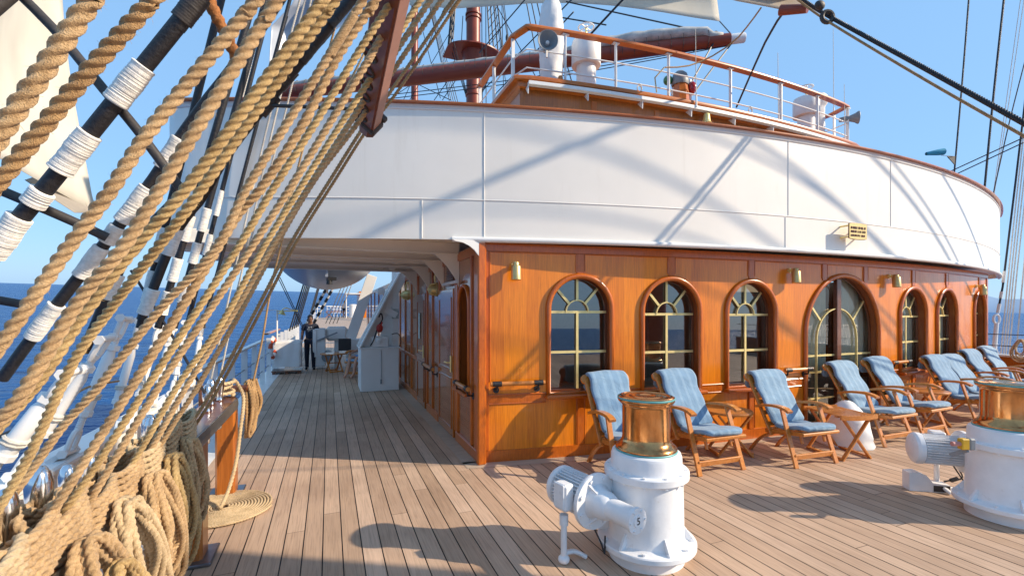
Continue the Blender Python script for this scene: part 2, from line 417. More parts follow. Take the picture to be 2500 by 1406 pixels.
def fabric_mat():
    m, t, b = mat_new('blue_striped_canvas')
    tc = t.nodes.new('ShaderNodeTexCoord'); sp = t.nodes.new('ShaderNodeSeparateXYZ'); lnk(t, tc.outputs['Object'], sp.inputs[0])
    k = t.nodes.new('ShaderNodeMath'); k.operation = 'MULTIPLY'; k.inputs[1].default_value = 2 * math.pi / .105; lnk(t, sp.outputs['X'], k.inputs[0])
    sn = t.nodes.new('ShaderNodeMath'); sn.operation = 'SINE'; lnk(t, k.outputs[0], sn.inputs[0])
    r = ramp(t, sn.outputs[0], [(.40, (.185, .31, .44)), (.60, (.235, .365, .49))])
    n = tex_noise(t, 5, 4); rn = ramp(t, n.outputs['Fac'], [(.3, (.84,)*3), (.7, (1.12,)*3)])
    mx = t.nodes.new('ShaderNodeMix'); mx.data_type = 'RGBA'; mx.blend_type = 'MULTIPLY'; mx.inputs['Factor'].default_value = 1
    oi = t.nodes.new('ShaderNodeObjectInfo'); ro = ramp(t, oi.outputs['Random'], [(0, (.86, .90, .94)), (.5, (1, 1, 1)), (1, (1.12, 1.08, 1.03))]); m3 = t.nodes.new('ShaderNodeMix'); m3.data_type = 'RGBA'; m3.blend_type = 'MULTIPLY'; m3.inputs['Factor'].default_value = 1
    lnk(t, r.outputs['Color'], mx.inputs['A']); lnk(t, rn.outputs['Color'], mx.inputs['B']); lnk(t, mx.outputs['Result'], m3.inputs['A']); lnk(t, ro.outputs['Color'], m3.inputs['B']); lnk(t, m3.outputs['Result'], b.inputs['Base Color'])
    b.inputs['Roughness'].default_value = .85; b.inputs['Sheen Weight'].default_value = .2
    bump(t, b, tex_noise(t, 9, 3, dist=1.2).outputs['Fac'], .5, .02); return m
M['blue'] = fabric_mat()

def pane_mat():
    m, t, b = mat_new('window_glass')
    b.inputs['Base Color'].default_value = (.012, .011, .010, 1); b.inputs['Roughness'].default_value = .02; b.inputs['IOR'].default_value = 2.1
    n = tex_noise(t, 3, 2); bump(t, b, n.outputs['Fac'], .012, .02)
    tr = t.nodes.new('ShaderNodeBsdfTransparent'); mx = t.nodes.new('ShaderNodeMixShader')
    tr.inputs['Color'].default_value = (.80, .84, .82, 1)
    fr = t.nodes.new('ShaderNodeFresnel'); fr.inputs['IOR'].default_value = 2.7
    gl = t.nodes.new('ShaderNodeBsdfGlossy'); gl.inputs['Roughness'].default_value = .015; lnk(t, b.inputs['Normal'].links[0].from_socket, gl.inputs['Normal'])
    lnk(t, fr.outputs['Fac'], mx.inputs['Fac']); lnk(t, tr.outputs[0], mx.inputs[1]); lnk(t, gl.outputs[0], mx.inputs[2])
    lnk(t, mx.outputs[0], t.nodes['Material Output'].inputs['Surface']); return m
M['pane'] = pane_mat()
M['pane_clear'] = M['pane'].copy(); M['pane_clear'].name = 'clear_door_glass'
next(n for n in M['pane_clear'].node_tree.nodes if n.type == 'FRESNEL').inputs['IOR'].default_value = 1.6
M['curtain'] = simple('cream_curtain', (.86, .80, .66), .9, var=.06)

# ================================================================ SETTING
sea_n = V((0, 0, 1)) + RGT * .0297 - FWD * .0268                       # the water lies square to the tilted horizon
def sea_z(x, y):
    p = V((x, y, 0)); return EYE - 5.2 - .0297 * p.dot(RGT) + .0268 * p.dot(FWD)
S = 15000
mb = MB(); mb.add([(x, y, sea_z(x, y)) for x, y in ((-S, -S), (S, -S), (S, S), (-S, S))], [(0, 1, 2, 3)])
tag(mb.build('sea', M['sea'], smooth=False), kind='structure')

XC = 6.7                                                               # ship's centreline
PORT, STBD = -1.42, 14.85
mb = MB(); rng = random.Random(3); W_ = .131; g = .0040
nplk = int((STBD - PORT - .25) / W_)
for i in range(nplk):
    x0 = PORT + .2 + i * W_
    y = -7 - rng.random() * 3
    while y < 27:
        L = rng.uniform(3.2, 5.2); a, b = max(y, -7), min(y + L, 27)
        if b > a:
            h = rng.uniform(-.0004, .0004)
            mb.add([(x0+g, a+.002, h), (x0+W_-g, a+.002, h), (x0+W_-g, b-.002, h), (x0+g, b-.002, h)], [(0, 1, 2, 3)])
        y += L
tag(mb.build('deck', M['deck'], smooth=False), kind='structure')
mb = MB(); mb.slab([(PORT+.2, -7), (STBD-.1, -7), (STBD-.1, 27), (PORT+.2, 27)], -.12, -.005)
tag(mb.build('deck_caulking', M['caulk'], smooth=False), kind='structure')
mb = MB(); mb.slab([(PORT-.12, -7), (PORT+.2, -7), (PORT+.2, 27), (PORT-.12, 27)], -.12, .004)
mb.slab([(STBD-.1, -7), (STBD+.2, -7), (STBD+.2, 27), (STBD-.1, 27)], -.12, .004)
tag(mb.build('waterway', M['white'], smooth=False), kind='structure')
mb = MB()                                                              # hull sides and the raised foredeck
for X, s in ((PORT-.14, -1), (STBD+.22, 1)):
    mb.slab(sorted([(X, -7), (X+.08*s, -7)]) and [(min(X, X+.08*s), -7), (max(X, X+.08*s), -7), (max(X, X+.08*s), 27), (min(X, X+.08*s), 27)], -6, -.02)
tag(mb.build('hull_side', M['white']), 'long white hull plating below the deck edge along both sides of the ship', 'hull')
FZ = .95
mb = MB(); mb.slab([(-1.3, 43), (14.9, 43), (14.2, 50), (9.5, 66), (3.9, 66), (-.6, 50)], FZ-.25, FZ)
mb.add([(PORT+.1, 26.99, -.001), (STBD, 26.99, -.001), (14.9, 43, FZ), (-1.3, 43, FZ)], [(0, 1, 2, 3)])
tag(mb.build('foredeck', simple('foredeck_teak', (.40, .29, .21), .6, var=.2, vscale=3, stretch=(8, .5, 1))), kind='structure')
# far hills on the horizon to starboard
mb = MB(); D = 9000; rng = random.Random(5); pts = []
for i in range(90):
    px = 2250 + i * 12; t = i / 89
    hgt = 36 + 7 * math.sin(t * 9 + 1) + 5 * math.sin(t * 23) + 2 * math.sin(t * 61)
    base = EYEP + ray(px, 690 + .0297 * px) * D
    pts.append((base, hgt * D / F))
n = len(pts)
vs = [p - V((0, 0, 300)) for p, h in pts] + [p + V((0, 0, h)) for p, h in pts] + [p + V((0, 0, h * .6)) + (p - EYEP) * .12 for p, h in pts]
fs = [[i, i+1, n+i+1, n+i] for i in range(n-1)] + [[n+i, n+i+1, 2*n+i+1, 2*n+i] for i in range(n-1)]
mb.add(vs, fs); tag(mb.build('hills', M['hill'], angle=180), kind='structure')

# ================================================================ DECKHOUSE
HXC, HY, HR = 6.4, 4.44, 27.0
HX0, HX1, HH = 1.56, 12.68, 2.45
def nrm(u, xc, rad):
    s = (u - xc) / math.sqrt(rad*rad - (u - xc)**2); return V((s, -1, 0)).normalized()
def FW(u, z, off=0): return V((u, arcY(u, HXC, HY, HR), z)) + nrm(u, HXC, HR) * off
def pxX(px, py): return PA(px, py, HXC, HY, HR, -.02).x
def arch(uc, hw, zs, zt, n=24):
    """outline from lower left, up over the arch to lower right"""
    zp = zt - hw; P = [(uc - hw, zs)]
    for i in range(n + 1):
        a = math.pi * (1 - i / n); P.append((uc + hw * math.cos(a), zp + hw * math.sin(a)))
    P.append((uc + hw, zs)); return P
def holed_wall(mb, fn, u0, u1, z0, z1, ops, du=.2):
    cuts = {u0, u1}; u = u0
    while u < u1: cuts.add(round(u, 4)); u += du
    for uc, hw, zs, zt in ops:
        for i in range(25): cuts.add(uc + hw * math.cos(math.pi * i / 24))
    cs = sorted(c for c in cuts if u0 <= c <= u1)
    cs = [c for i, c in enumerate(cs) if i == 0 or c - cs[i-1] > 1e-5]
    for a, b in zip(cs, cs[1:]):
        m = (a + b) / 2; op = next((o for o in ops if abs(m - o[0]) < o[1]), None)
        if not op: mb.add([fn(a, z0), fn(b, z0), fn(b, z1), fn(a, z1)], [(0, 1, 2, 3)]); continue
        uc, hw, zs, zt = op; zp = zt - hw
        za = zp + math.sqrt(max(0, hw*hw - (a-uc)**2)); zb = zp + math.sqrt(max(0, hw*hw - (b-uc)**2))
        if zs > z0 + .01: mb.add([fn(a, z0), fn(b, z0), fn(b, zs), fn(a, zs)], [(0, 1, 2, 3)])
        mb.add([fn(a, za), fn(b, zb), fn(b, z1), fn(a, z1)], [(0, 1, 2, 3)])

house = thing('deckhouse', (HX0, 4.85, 0), 'varnished orange teak deckhouse with a bowed front of arched windows under the white bridge', 'deckhouse')
wins = []
for (pl, pr, top, bot) in ((1334, 1500, 674, 957), (1564, 1715, 680, 952), (1771, 1899, 686, 942), (1964, 2150, 673, None), (2197, 2265, 703, 905), (2286, 2340, 706, 900), (2352, 2395, 709, 895)):
    a, b = pxX(pl, 800), pxX(pr, 800)
    m = PA((pl+pr)/2, top, HXC, HY, HR)
    zt = m.z; zs = PA((pl+pr)/2, bot, HXC, HY, HR).z if bot else .06
    wins.append([(a+b)/2, (b-a)/2 - .03, zs, zt])
print('WINS', [[round(q, 2) for q in x] for x in wins])
wins[4][1:3] = [.44, .72]; wins[5][1:3] = [.44, .72]; wins[6][:] = [12.02, .42, .72, wins[6][3]]
mb = MB(); holed_wall(mb, FW, HX0, HX1, 0, HH, wins, .15); mb.build('front_wall', M['teak'], house, 30)
wl = {0: 'arched window nearest the open passage', 3: 'wide double glazed door arch'}
for k, (uc, hw, zs, zt) in enumerate(wins):
    out = arch(uc, hw, zs, zt); wide = k == 3
    mb = MB(); path = [FW(u, z, .012) for u, z in out]
    mb.sweep(path, [(.030*math.cos(a*.785), .034*math.sin(a*.785)) for a in range(8)], closed=not wide)
    fr = mb.build('window', M['trim'], house, 60)
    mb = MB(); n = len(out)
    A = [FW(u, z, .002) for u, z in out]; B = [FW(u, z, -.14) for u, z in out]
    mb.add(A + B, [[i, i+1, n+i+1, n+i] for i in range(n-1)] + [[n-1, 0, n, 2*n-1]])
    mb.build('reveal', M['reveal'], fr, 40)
    mb = MB(); ins = arch(uc, hw - .012, zs + .015, zt - .012)
    P = [FW(u, z, -.115) for u, z in ins]; mb.sweep(P, rect(.03, .035), closed=True)
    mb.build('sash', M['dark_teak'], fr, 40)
    mb = MB(); ins = arch(uc, hw - .004, zs + .004, zt - .004)
    mb.add([FW(u, z, -.12) for u, z in ins], [list(range(len(ins)))[::-1]])
    mb.build('pane', M['pane_clear' if k >= 3 else 'pane'], fr, smooth=False)
    zp = zt - hw; bars = MB(); off = -.100; h2 = hw - .02
    def bar(u0, z0, u1, z1, w_=.030): bars.bar(FW(u0, z0, off), FW(u1, z1, off), w_, .014, up=nrm(uc, HXC, HR))
    if not wide:
        zm = zs + (zp - zs) * .48 if k < 3 else zs + (zp - zs) * .5
        bar(uc - h2, zp - .03, uc + h2, zp - .03); bar(uc - h2, zm, uc + h2, zm); bar(uc, zs + .03, uc, zp - .03)
        rr = hw * .36
        ring = [FW(uc + rr*math.cos(math.pi*i/14), zp - .03 + rr*math.sin(math.pi*i/14), off) for i in range(15)]
        bars.sweep(ring, rect(.014, .028), up=nrm(uc, HXC, HR))
        for a in (45, 90, 135):
            ca, sa = math.cos(R(a)), math.sin(R(a)); bar(uc + rr*ca, zp - .03 + rr*sa, uc + (h2)*ca, zp - .01 + (h2)*sa)
    else:
        mull = MB(); mull.bar(FW(uc, zs, -.095), FW(uc, zt - .02, -.095), .10, .06, up=nrm(uc, HXC, HR), bev=.006); mull.build('mullion', M['dark_teak'], fr)
        rr = hw * .55
        ring = [FW(uc + rr*math.cos(math.pi*i/20), zp - .1 + rr*math.sin(math.pi*i/20), off) for i in range(21)]
        bars.sweep([FW(uc - rr, zs + .03, off)] + ring[::-1] + [FW(uc + rr, zs + .03, off)], rect(.014, .032), up=nrm(uc, HXC, HR))
        for z in (.42, .80, zp - .32): bar(uc - h2, z, uc + h2, z, .026)
        for a in (38, 142):
            ca, sa = math.cos(R(a)), math.sin(R(a)); bar(uc + rr*ca, zp - .1 + rr*sa, uc + h2*ca, zp + h2*sa - .03)
    bars.build('glazing_bars', M['brass'], fr)
    if k >= 3:                                                          # drawn curtains behind the glass
        for s in ((-1, 1) if wide else (1,)):
            mb = MB(); u0, u1 = (uc + s*.12, uc + s*(hw+.05)) if wide else (uc - hw*.1, uc + hw + .05)
            n = 30; lo = .80 if wide else zs - .05
            mb.grid(n, 1, lambda a, b: FW(u0 + (u1-u0)*a, lo + (zt + .05 - lo)*b, -.19 + .018*math.sin(a*n*1.3)))
            mb.build('curtain', M['curtain'], fr, 180)
    if k != 3:
        mb = MB(); mb.bar(FW(uc - hw - .05, zs - .03, .05), FW(uc + hw + .05, zs - .03, .05), .12, .045, up=(0, 0, 1), bev=.012); mb.build('sill', M['trim'], fr)
# panel mouldings on the front
mb = MB()
def strip(x0, x1, za, zb, off=.010, th=.02):
    n = max(1, int((x1-x0)/.2)); path = [FW(x0 + (x1-x0)*i/n, (za+zb)/2, off - th/2) for i in range(n+1)]
    mb.sweep(path, rect(th, zb-za), up=(0, 0, 1))
def stile(x, za, zb, w_=.09): mb.bar(FW(x, za, .001), FW(x, zb, .001), w_, .022, up=nrm(x, HXC, HR), bev=.004)
def beadline(P, r=.009): mb.tube(P, r, 6)
strip(HX0, HX1, 2.36, HH, .012); strip(HX0, HX1, .0, .13, .014)
tops = [1418, 1644, 1838, 2016, 2116, 2232, 2309, 2366]
tx = [pxX(p, 640) for p in tops]; tx[0:3] = [w_[0] for w_ in wins[0:3]]; tx[5:8] = [w_[0] for w_ in wins[4:7]]
for x, wk in zip(tx, (0, 1, 2, None, None, 4, 5, 6)):
    zb = next((w_[3] + .03 for w_ in wins if abs(x - w_[0]) < .15 * w_[1] + .02), None)
    if zb is None:
        w_ = wins[3]; dx = min(abs(x - w_[0]), w_[1] * .98); zb = w_[3] - w_[1] + math.sqrt(w_[1]**2 - dx*dx) + .04
    stile(x, zb, 2.358)
for x in (HX0 + .05, HX1 - .05): stile(x, .131, 2.358, .10)
edges = [HX0 + .10] + tx + [HX1 - .10]
for i in range(len(edges) - 1):                                        # bead round the top of each panel
    a, b = edges[i] + (.045 if i else 0), edges[i+1] - (.045 if i < len(edges)-2 else 0)
    n = 6; beadline([FW(a + .008, 2.15 if i else 0.9, .006)] + [FW(a + .008 + (b-a-.016)*k/n, 2.352, .006) for k in range(n+1)] + [FW(b - .008, 2.15 if i < len(edges)-2 else .9, .006)])
spans = []; prev = HX0 + .10
for (uc, hw, zs, zt) in wins: spans.append((prev, uc - hw - .03)); prev = uc + hw + .03
spans.append((prev, HX1 - .1))
for i, (a, b) in enumerate(spans):
    if b - a < .05: continue
    strip(a, b, .66, .74, .008); mb.tube([FW(a + (b-a)*k/4, .75, .006) for k in range(5)], .012, 6); mb.tube([FW(a + (b-a)*k/4, .65, .006) for k in range(5)], .009, 6)
for k, (uc, hw, zs, zt) in enumerate(wins):
    if k != 3: stile(uc + .0, .131, zs - .06, .08); beadline([FW(uc-.05, .14, .008), FW(uc-.05, zs-.06, .008)], .006); beadline([FW(uc+.05, .14, .008), FW(uc+.05, zs-.06, .008)], .006)
mb.build('panel_moulding', M['trim'], house, 40)
mb = MB(); mb.bar((HX0 + .0, 4.83, 0), (HX0 + .0, 4.83, HH), .10, .09, up=(0, 1, 0), bev=.015); mb.build('corner_post', M['trim'], house)
mb = MB(); mb.bar((HX1, 5.35, 0), (HX1, 5.35, HH), .08, .12, up=(0, 1, 0), bev=.015); mb.build('corner_post', M['trim'], house)
# port side wall, with a real door recess and one arched window
SY0, SY1 = 4.87, 21.5
def SW(y, z, off=0): return V((HX0 - off, y, z))
sw_op = [(5.50, .24, .72, 2.0)]
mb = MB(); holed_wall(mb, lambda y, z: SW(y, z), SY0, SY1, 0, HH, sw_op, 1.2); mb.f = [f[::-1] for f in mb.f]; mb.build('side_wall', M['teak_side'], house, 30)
mb = MB(); mb.add([(HX1, 5.3, 0), (HX1, SY1, 0), (HX1, SY1, HH), (HX1, 5.3, HH)], [(0, 1, 2, 3)]); mb.build('side_wall', M['teak_side'], house)
mb = MB(); mb.add([(HX0+.1, 9.6, 0), (HX1-.1, 9.6, 0), (HX1-.1, 9.6, HH), (HX0+.1, 9.6, HH)], [(0, 1, 2, 3)])
for x in (3.1, 5.2, 7.9, 10.1): mb.box((x, 9.5, 1.2), (.9, .12, 1.5))
mb.build('saloon_bulkhead', simple('saloon_panelling', (.34, .27, .20), .6), house)
out = arch(5.50, .24, .72, 2.0); n = len(out)
mb = MB(); mb.sweep([SW(y, z, .01) for y, z in out], [(.022*math.cos(a*.785), .026*math.sin(a*.785)) for a in range(8)], closed=True); sf = mb.build('window', M['trim'], house, 60)
mb = MB(); A = [SW(y, z, -.002) for y, z in out]; B = [SW(y, z, -.19) for y, z in out]; mb.add(A + B, [[n+i, n+i+1, i+1, i] for i in range(n-1)] + [[2*n-1, n, 0, n-1]]); mb.build('reveal', M['reveal'], sf)
mb = MB(); mb.add([SW(y, z, -.17) for y, z in out], [list(range(n))]); mb.build('pane', M['pane'], sf, smooth=False)
mb = MB(); mb.bar(SW(5.2, .70, .04), SW(5.8, .70, .04), .10, .04, bev=.01); mb.build('sill', M['trim'], sf)
mb = MB()
for y, wd in ((4.98, .08), (5.17, .05), (5.80, .06), (5.88, .07), (6.86, .07), (7.35, .06), (7.80, .07), (8.68, .07), (9.4, .06), (10.2, .06), (11.0, .06), (12.0, .06), (13.2, .06), (14.5, .06), (16, .06), (17.5, .06), (19, .06), (20.5, .06)):
    mb.bar(SW(y, .12, 0), SW(y, 2.44, 0), wd, .045, up=(1, 0, 0), bev=.008)
for a, b in ((4.9, 5.86), (6.9, 7.78), (8.7, 21.4)):
    mb.bar(SW(a, .06, 0), SW(b, .06, 0), .05, .12, bev=.006)
    if a > 8: mb.bar(SW(a, .78, 0), SW(b, .78, 0), .04, .07, bev=.006)
mb.bar(SW(4.9, 2.38, 0), SW(21.4, 2.38, 0), .05, .1, bev=.006)
mb.build('panel_moulding', M['trim'], house)
for ya, yb in ((5.93, 6.80), (7.86, 8.62)):
    d = MB(); d.box(((HX0 - .012), (ya+yb)/2, 1.0), (.05, yb-ya, 1.98), bev=.008)
    for z0, z1 in ((.12, .78), (.90, 1.86)):
        d.box((HX0 - .040, (ya+yb)/2, z0 + .0), (.016, yb-ya-.16, .025)); d.box((HX0 - .040, (ya+yb)/2, z1), (.016, yb-ya-.16, .025))
        for y in (ya + .08, yb - .08): d.box((HX0 - .040, y, (z0+z1)/2), (.016, .025, z1-z0))
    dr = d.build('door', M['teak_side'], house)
    h = MB(); h.box((HX0 - .05, ya + .07, .98), (.012, .05, .22), bev=.004); h.tube([(HX0-.05, ya+.07, 1.0), (HX0-.10, ya+.07, 1.0), (HX0-.105, ya+.19, 1.0)], .010); h.build('handle', M['brass'], dr)
mb = MB(); mb.box((HX0 - .052, 8.28, 1.42), (.008, .13, .46)); mb.build('door_sign', simple('pale_notice', (.45, .58, .55), .5, var=.3, vscale=22), house)
mb = MB(); mb.box((HX0 - .03, 6.05, 2.20), (.05, .34, .26), bev=.005)
for i in range(7): mb.box((HX0 - .06, 6.05, 2.10 + .032*i), (.02, .28, .012), Euler((0, .6, 0)).to_matrix())
mb.build('vent_louvre', M['dark_teak'], house)
mb = MB(); mb.tube([(HX0-.06, 5.62, 2.06), (HX0-.06, 6.35, 2.06)], .022, 10); mb.build('strip_light', M['white'], house)
# margin plank round the house
mb = MB(); n = 40
xs = [HX0 - .18 + (HX1 - HX0 + .2) * i / n for i in range(n+1)]
vs = [V((x, arcY(x, HXC, HY, HR) + .05, .004)) for x in xs] + [V((x, arcY(x, HXC, HY, HR) - .17, .004)) for x in xs]
mb.add(vs, [[n+1+i, n+2+i, i+1, i] for i in range(n)])
mb.add([(HX0-.18, 4.9, .004), (HX0+.02, 4.9, .004), (HX0+.02, 21.5, .004), (HX0-.18, 21.5, .004)], [(0, 1, 2, 3)])
tag(mb.build('margin_plank', simple('margin_teak', (.47, .37, .28), .6, var=.12, vscale=3, stretch=(1, 6, 1)), smooth=False), kind='structure')

# handrails with black brackets
def handrail(px0, px1, py, label):
    a, b = pxX(px0, py), pxX(px1, py); z = PA((px0+px1)/2, py, HXC, HY, HR, -.07).z
    A, B = FW(a, z, .085), FW(b, z, .085)
    t = thing('handrail', A, label, 'handrail', 'stub handrails along the teak front')
    m = MB(); m.tube([A, A.lerp(B, .5), B], .026, 10); m.build('rail', M['chair'], t)
    for f in (.12, .88):
        m = MB(); u = a + (b-a)*f; d = (B - A).normalized()
        m.cyl(FW(u, z, .085) - d*.05, FW(u, z, .085) + d*.05, .031, n=10)
        m.tube([FW(u, z, .085), FW(u, z - .07, .07), FW(u, z - .08, 0)], .012, 8); m.cyl(FW(u, z - .08, .0), FW(u, z-.08, .02), .035, n=10)
        m.build('bracket', M['black'], t)
handrail(1196, 1327, 935, 'teak handrail between the house corner and the first arched window')
handrail(1906, 1972, 902, 'short teak handrail just before the wide double door')
handrail(2168, 2212, 884, 'short teak handrail just past the wide double door')
handrail(2372, 2396, 864, 'stub of teak handrail at the far end of the bowed front')
def side_handrail(y0, y1, z, label):
    t = thing('handrail', (HX0-.09, y0, z), label, 'handrail')
    m = MB(); m.tube([(HX0-.09, y0, z), (HX0-.09, y1, z)], .028, 10); m.build('rail', M['chair'], t)
    for y in (y0 + .06, y1 - .06):
        m = MB(); m.cyl((HX0-.09, y-.04, z), (HX0-.09, y+.04, z), .034, n=10); m.tube([(HX0-.09, y, z), (HX0-.08, y, z-.08), (HX0, y, z-.09)], .012); m.cyl((HX0-.02, y, z-.09), (HX0, y, z-.09), .04)
        m.build('bracket', M['black'], t)
side_handrail(5.02, 5.62, .80, 'teak handrail under the arched window in the side passage')
side_handrail(6.92, 7.74, .80, 'teak handrail between the two passage doors')

# brass wall lamps
def wall_lamp(px, py, label):
    p = PA(px, py, HXC, HY, HR, -.10); u, z = p.x, p.z; n_ = nrm(u, HXC, HR)
    t = thing('wall_lamp', FW(u, z, 0), label, 'wall lamp', 'brass lamps on the teak front')
    m = MB(); m.cyl(FW(u, z + .07, 0), FW(u, z + .07, .022), .034, n=14); m.cyl(FW(u, z+.07, .02), FW(u, z+.07, .10), .012, n=8); m.box(FW(u, z+.07, .05), (.03, .03, .05)); m.build('arm', M['brass'], t)
    tilt = (V((0, 0, 1)) - n_ * .06).normalized(); c = FW(u, z, .105)
    m = MB(); m.lathe([(.001, -.105), (.050, -.105), (.056, -.10), (.054, .045), (.048, .055), (.036, .058), (.034, .09), (.030, .095), (.001, .095)], c, tilt, 24)
    for a in range(6): q = a * 1.047; m.lathe([(.005, .094), (.005, .101), (.0001, .104)], c + V((.024*math.cos(q), .024*math.sin(q), 0)), tilt, 6)
    m.build('lamp_housing', M['brass_satin'], t, 50)
wall_lamp(1263, 661, 'satin brass downlight nearest the house corner, left of the first window')
wall_lamp(1943, 672, 'satin brass downlight between the third window and the wide door')
wall_lamp(2187, 685, 'satin brass downlight between the wide door and the next narrow window')
wall_lamp(2398, 707, 'satin brass downlight at the far end of the bowed front')
# passage bulkhead lamps
for y, z, lab in ((7.05, 2.02, 'round brass bulkhead lamp above the nearer passage door'), (9.9, 2.02, 'round brass bulkhead lamp farther up the passage')):
    t = thing('bulkhead_lamp', (HX0, y, z), lab, 'wall lamp')
    m = MB(); m.lathe([(.001, .14), (.05, .13), (.085, .09), (.095, .03), (.11, .02), (.11, 0)], (HX0, y, z), (-1, 0, 0), 20); m.build('glass_globe', M['brass_satin'], t)
    m = MB()
    for a in range(3):
        q = R(60*a); m.tube([V((HX0, y, z)) + V((-h_, r_*math.cos(q), r_*math.sin(q))) for r_, h_ in ((-.105, .02), (-.09, .1), (0, .15), (.09, .1), (.105, .02))], .008, 6)
    m.tube([(HX0-.03, y, z+.11), (HX0-.04, y, z+.2), (HX0-.01, y, z+.28)], .012); m.build('cage', M['brass'], t)

# ================================================================ BRIDGE WING (white band)
BXC, BY, BR = 6.7, 4.13, 20.0
BX0, BX1, BZ0, BZ1 = -1.42, 14.95, 2.47, 3.93
def BW(u, z, off=0): return V((u, arcY(u, BXC, BY, BR), z)) + nrm(u, BXC, BR) * off
def band_path(z, off=0, n=64):
    P = [BW(BX0 + (BX1-BX0)*i/n, z, off) for i in range(n+1)]
    a, b = P[0], P[-1]; pre = []; post = []
    for k in range(6):                                                 # rounded quarters running forward
        q = math.pi/2 * (1 - k/5) 
    L = [V((a.x - .24 - off, 8.4, z)), V((a.x - .24 - off, a.y + .42, z)), V((a.x - .20 - off, a.y + .20, z)), V((a.x - .11 - off*.7, a.y + .07, z))]
    Rr = [V((b.x + .14 + off*.7, b.y + .09, z)), V((b.x + .27 + off, b.y + .26, z)), V((b.x + .32 + off, b.y + .55, z)), V((b.x + .32 + off, 9.2, z))]
    return L + P + Rr
bridge = thing('bridge_wing', (XC, BY, BZ0), 'broad curved white bridge wing bulwark sweeping across above the teak front', 'ship bridge')
mb = MB(); zs_ = [BZ0, 2.9, 3.4, BZ1]; th = .05
Po = [band_path(z) for z in zs_]; Pi = [band_path(z, -th) for z in zs_]; n = len(Po[0])
vs = sum(Po, []) + sum(Pi, []); K = len(zs_); fs = []
for k in range(K-1):
    for i in range(n-1):
        fs.append([k*n+i, k*n+i+1, (k+1)*n+i+1, (k+1)*n+i]); o = K*n
        fs.append([o+k*n+i+1, o+k*n+i, o+(k+1)*n+i, o+(k+1)*n+i+1])
for i in range(n-1): fs.append([i+1, i, K*n+i, K*n+i+1])
mb.add(vs, fs); mb.build('bulwark_plate', M['white_band'], bridge, 60)
mb = MB(); mb.tube(band_path(2.905, .001), .007, 6)                     # weld seams
for px, z0, z1 in ((1182, BZ0, BZ1), (1030, BZ0, 2.9), (1924, 2.9, BZ1), (1917, BZ0, 2.9), (2174, 2.9, BZ1)):
    u = PA(px, 480, BXC, BY, BR).x; mb.tube([BW(u, z0 + .01, .001), BW(u, z1 - .01, .001)], .006, 6)
mb.build('weld_seam', M['white_band'], bridge)
mb = MB(); P = [BW(1.25 + (BX1-1.25)*i/60, BZ0, .012) for i in range(61)]; mb.tube(P, .030, 10); mb.build('lip_moulding', M['white'], bridge)
mb = MB(); mb.sweep(band_path(BZ1 + .012, -.02), [(-.075, -.010), (.075, -.010), (.075, .004), (.06, .012), (-.06, .012), (-.075, .004)], up=(0, 0, 1)); mb.build('cap_rail', M['rim'], bridge)
mb = MB(); mb.tube(band_path(BZ1 - .05, .004), .012, 6); mb.build('half_round', M['white'], bridge)
# deck of the bridge: underside with beams and brackets
mb = MB(); poly = [(p.x, p.y) for p in band_path(0, -.03)]; poly = poly[:1] + poly[1:]
ys = [i for i in poly]; mb.slab([(BX0-.3, 9.2)] + [(p[0], p[1]) for p in poly if p[1] < 9] + [(BX1+.3, 9.2)], 2.56, 2.66); mb.build('bridge_deck', M['white_bounce'], bridge)
for y in (5.75, 6.6, 7.6, 8.7):
    mb = MB(); mb.bar((BX0-.2, y, 2.49), (HX0, y, 2.49), .05, .14, bev=.006); mb.box(((BX0+HX0)/2-.1, y, 2.415), (HX0-BX0+.2, .13, .012)); 
    mb.plate([(HX0-.002, y, 2.42), (HX0-.34, y, 2.42), (HX0-.26, y, 2.36), (HX0-.16, y, 2.26), (HX0-.06, y, 2.12), (HX0-.002, y, 2.0)][::-1], .02)
    mb.build('deck_beam', M['white_bounce'], bridge)
mb = MB(); q = [(HX0+.03, 4.80, 2.46), (HX0-.34, 4.80, 2.46), (HX0-.30, 4.80, 2.44)] + [(HX0-.30+.30*math.sin(R(a)), 4.80, 2.15+.29*math.cos(R(a))) for a in (15, 30, 45, 60, 75, 90)] + [(HX0+.03, 4.80, 2.15)]
mb.plate(q, .025); mb.build('bracket', M['white'], bridge)
mb = MB(); mb.tube([(BX0, 7.1, 2.46), (HX0-.2, 7.1, 2.46)], .05, 10); mb.tube([(BX0, 8.2, 2.47), (HX0-.2, 8.2, 2.47)], .035, 10)
for x in (-.9, .1, .9): mb.cyl((x, 7.1, 2.46), (x+.09, 7.1, 2.46), .062)
mb.build('pipe', M['white_bounce'], bridge)
mb = MB(); mb.tube([(.95, 8.62, 2.5), (.9, 8.6, 2.42), (1.3, 8.6, 2.41), (1.36, 8.62, 2.5)], .014); mb.lathe([(.08, 0), (.08, .03), (.05, .05), (.001, .06)], (1.08, 8.6, 2.50), (0, -1, 0), 14); mb.build('pulley_bracket', M['white_bounce'], bridge)

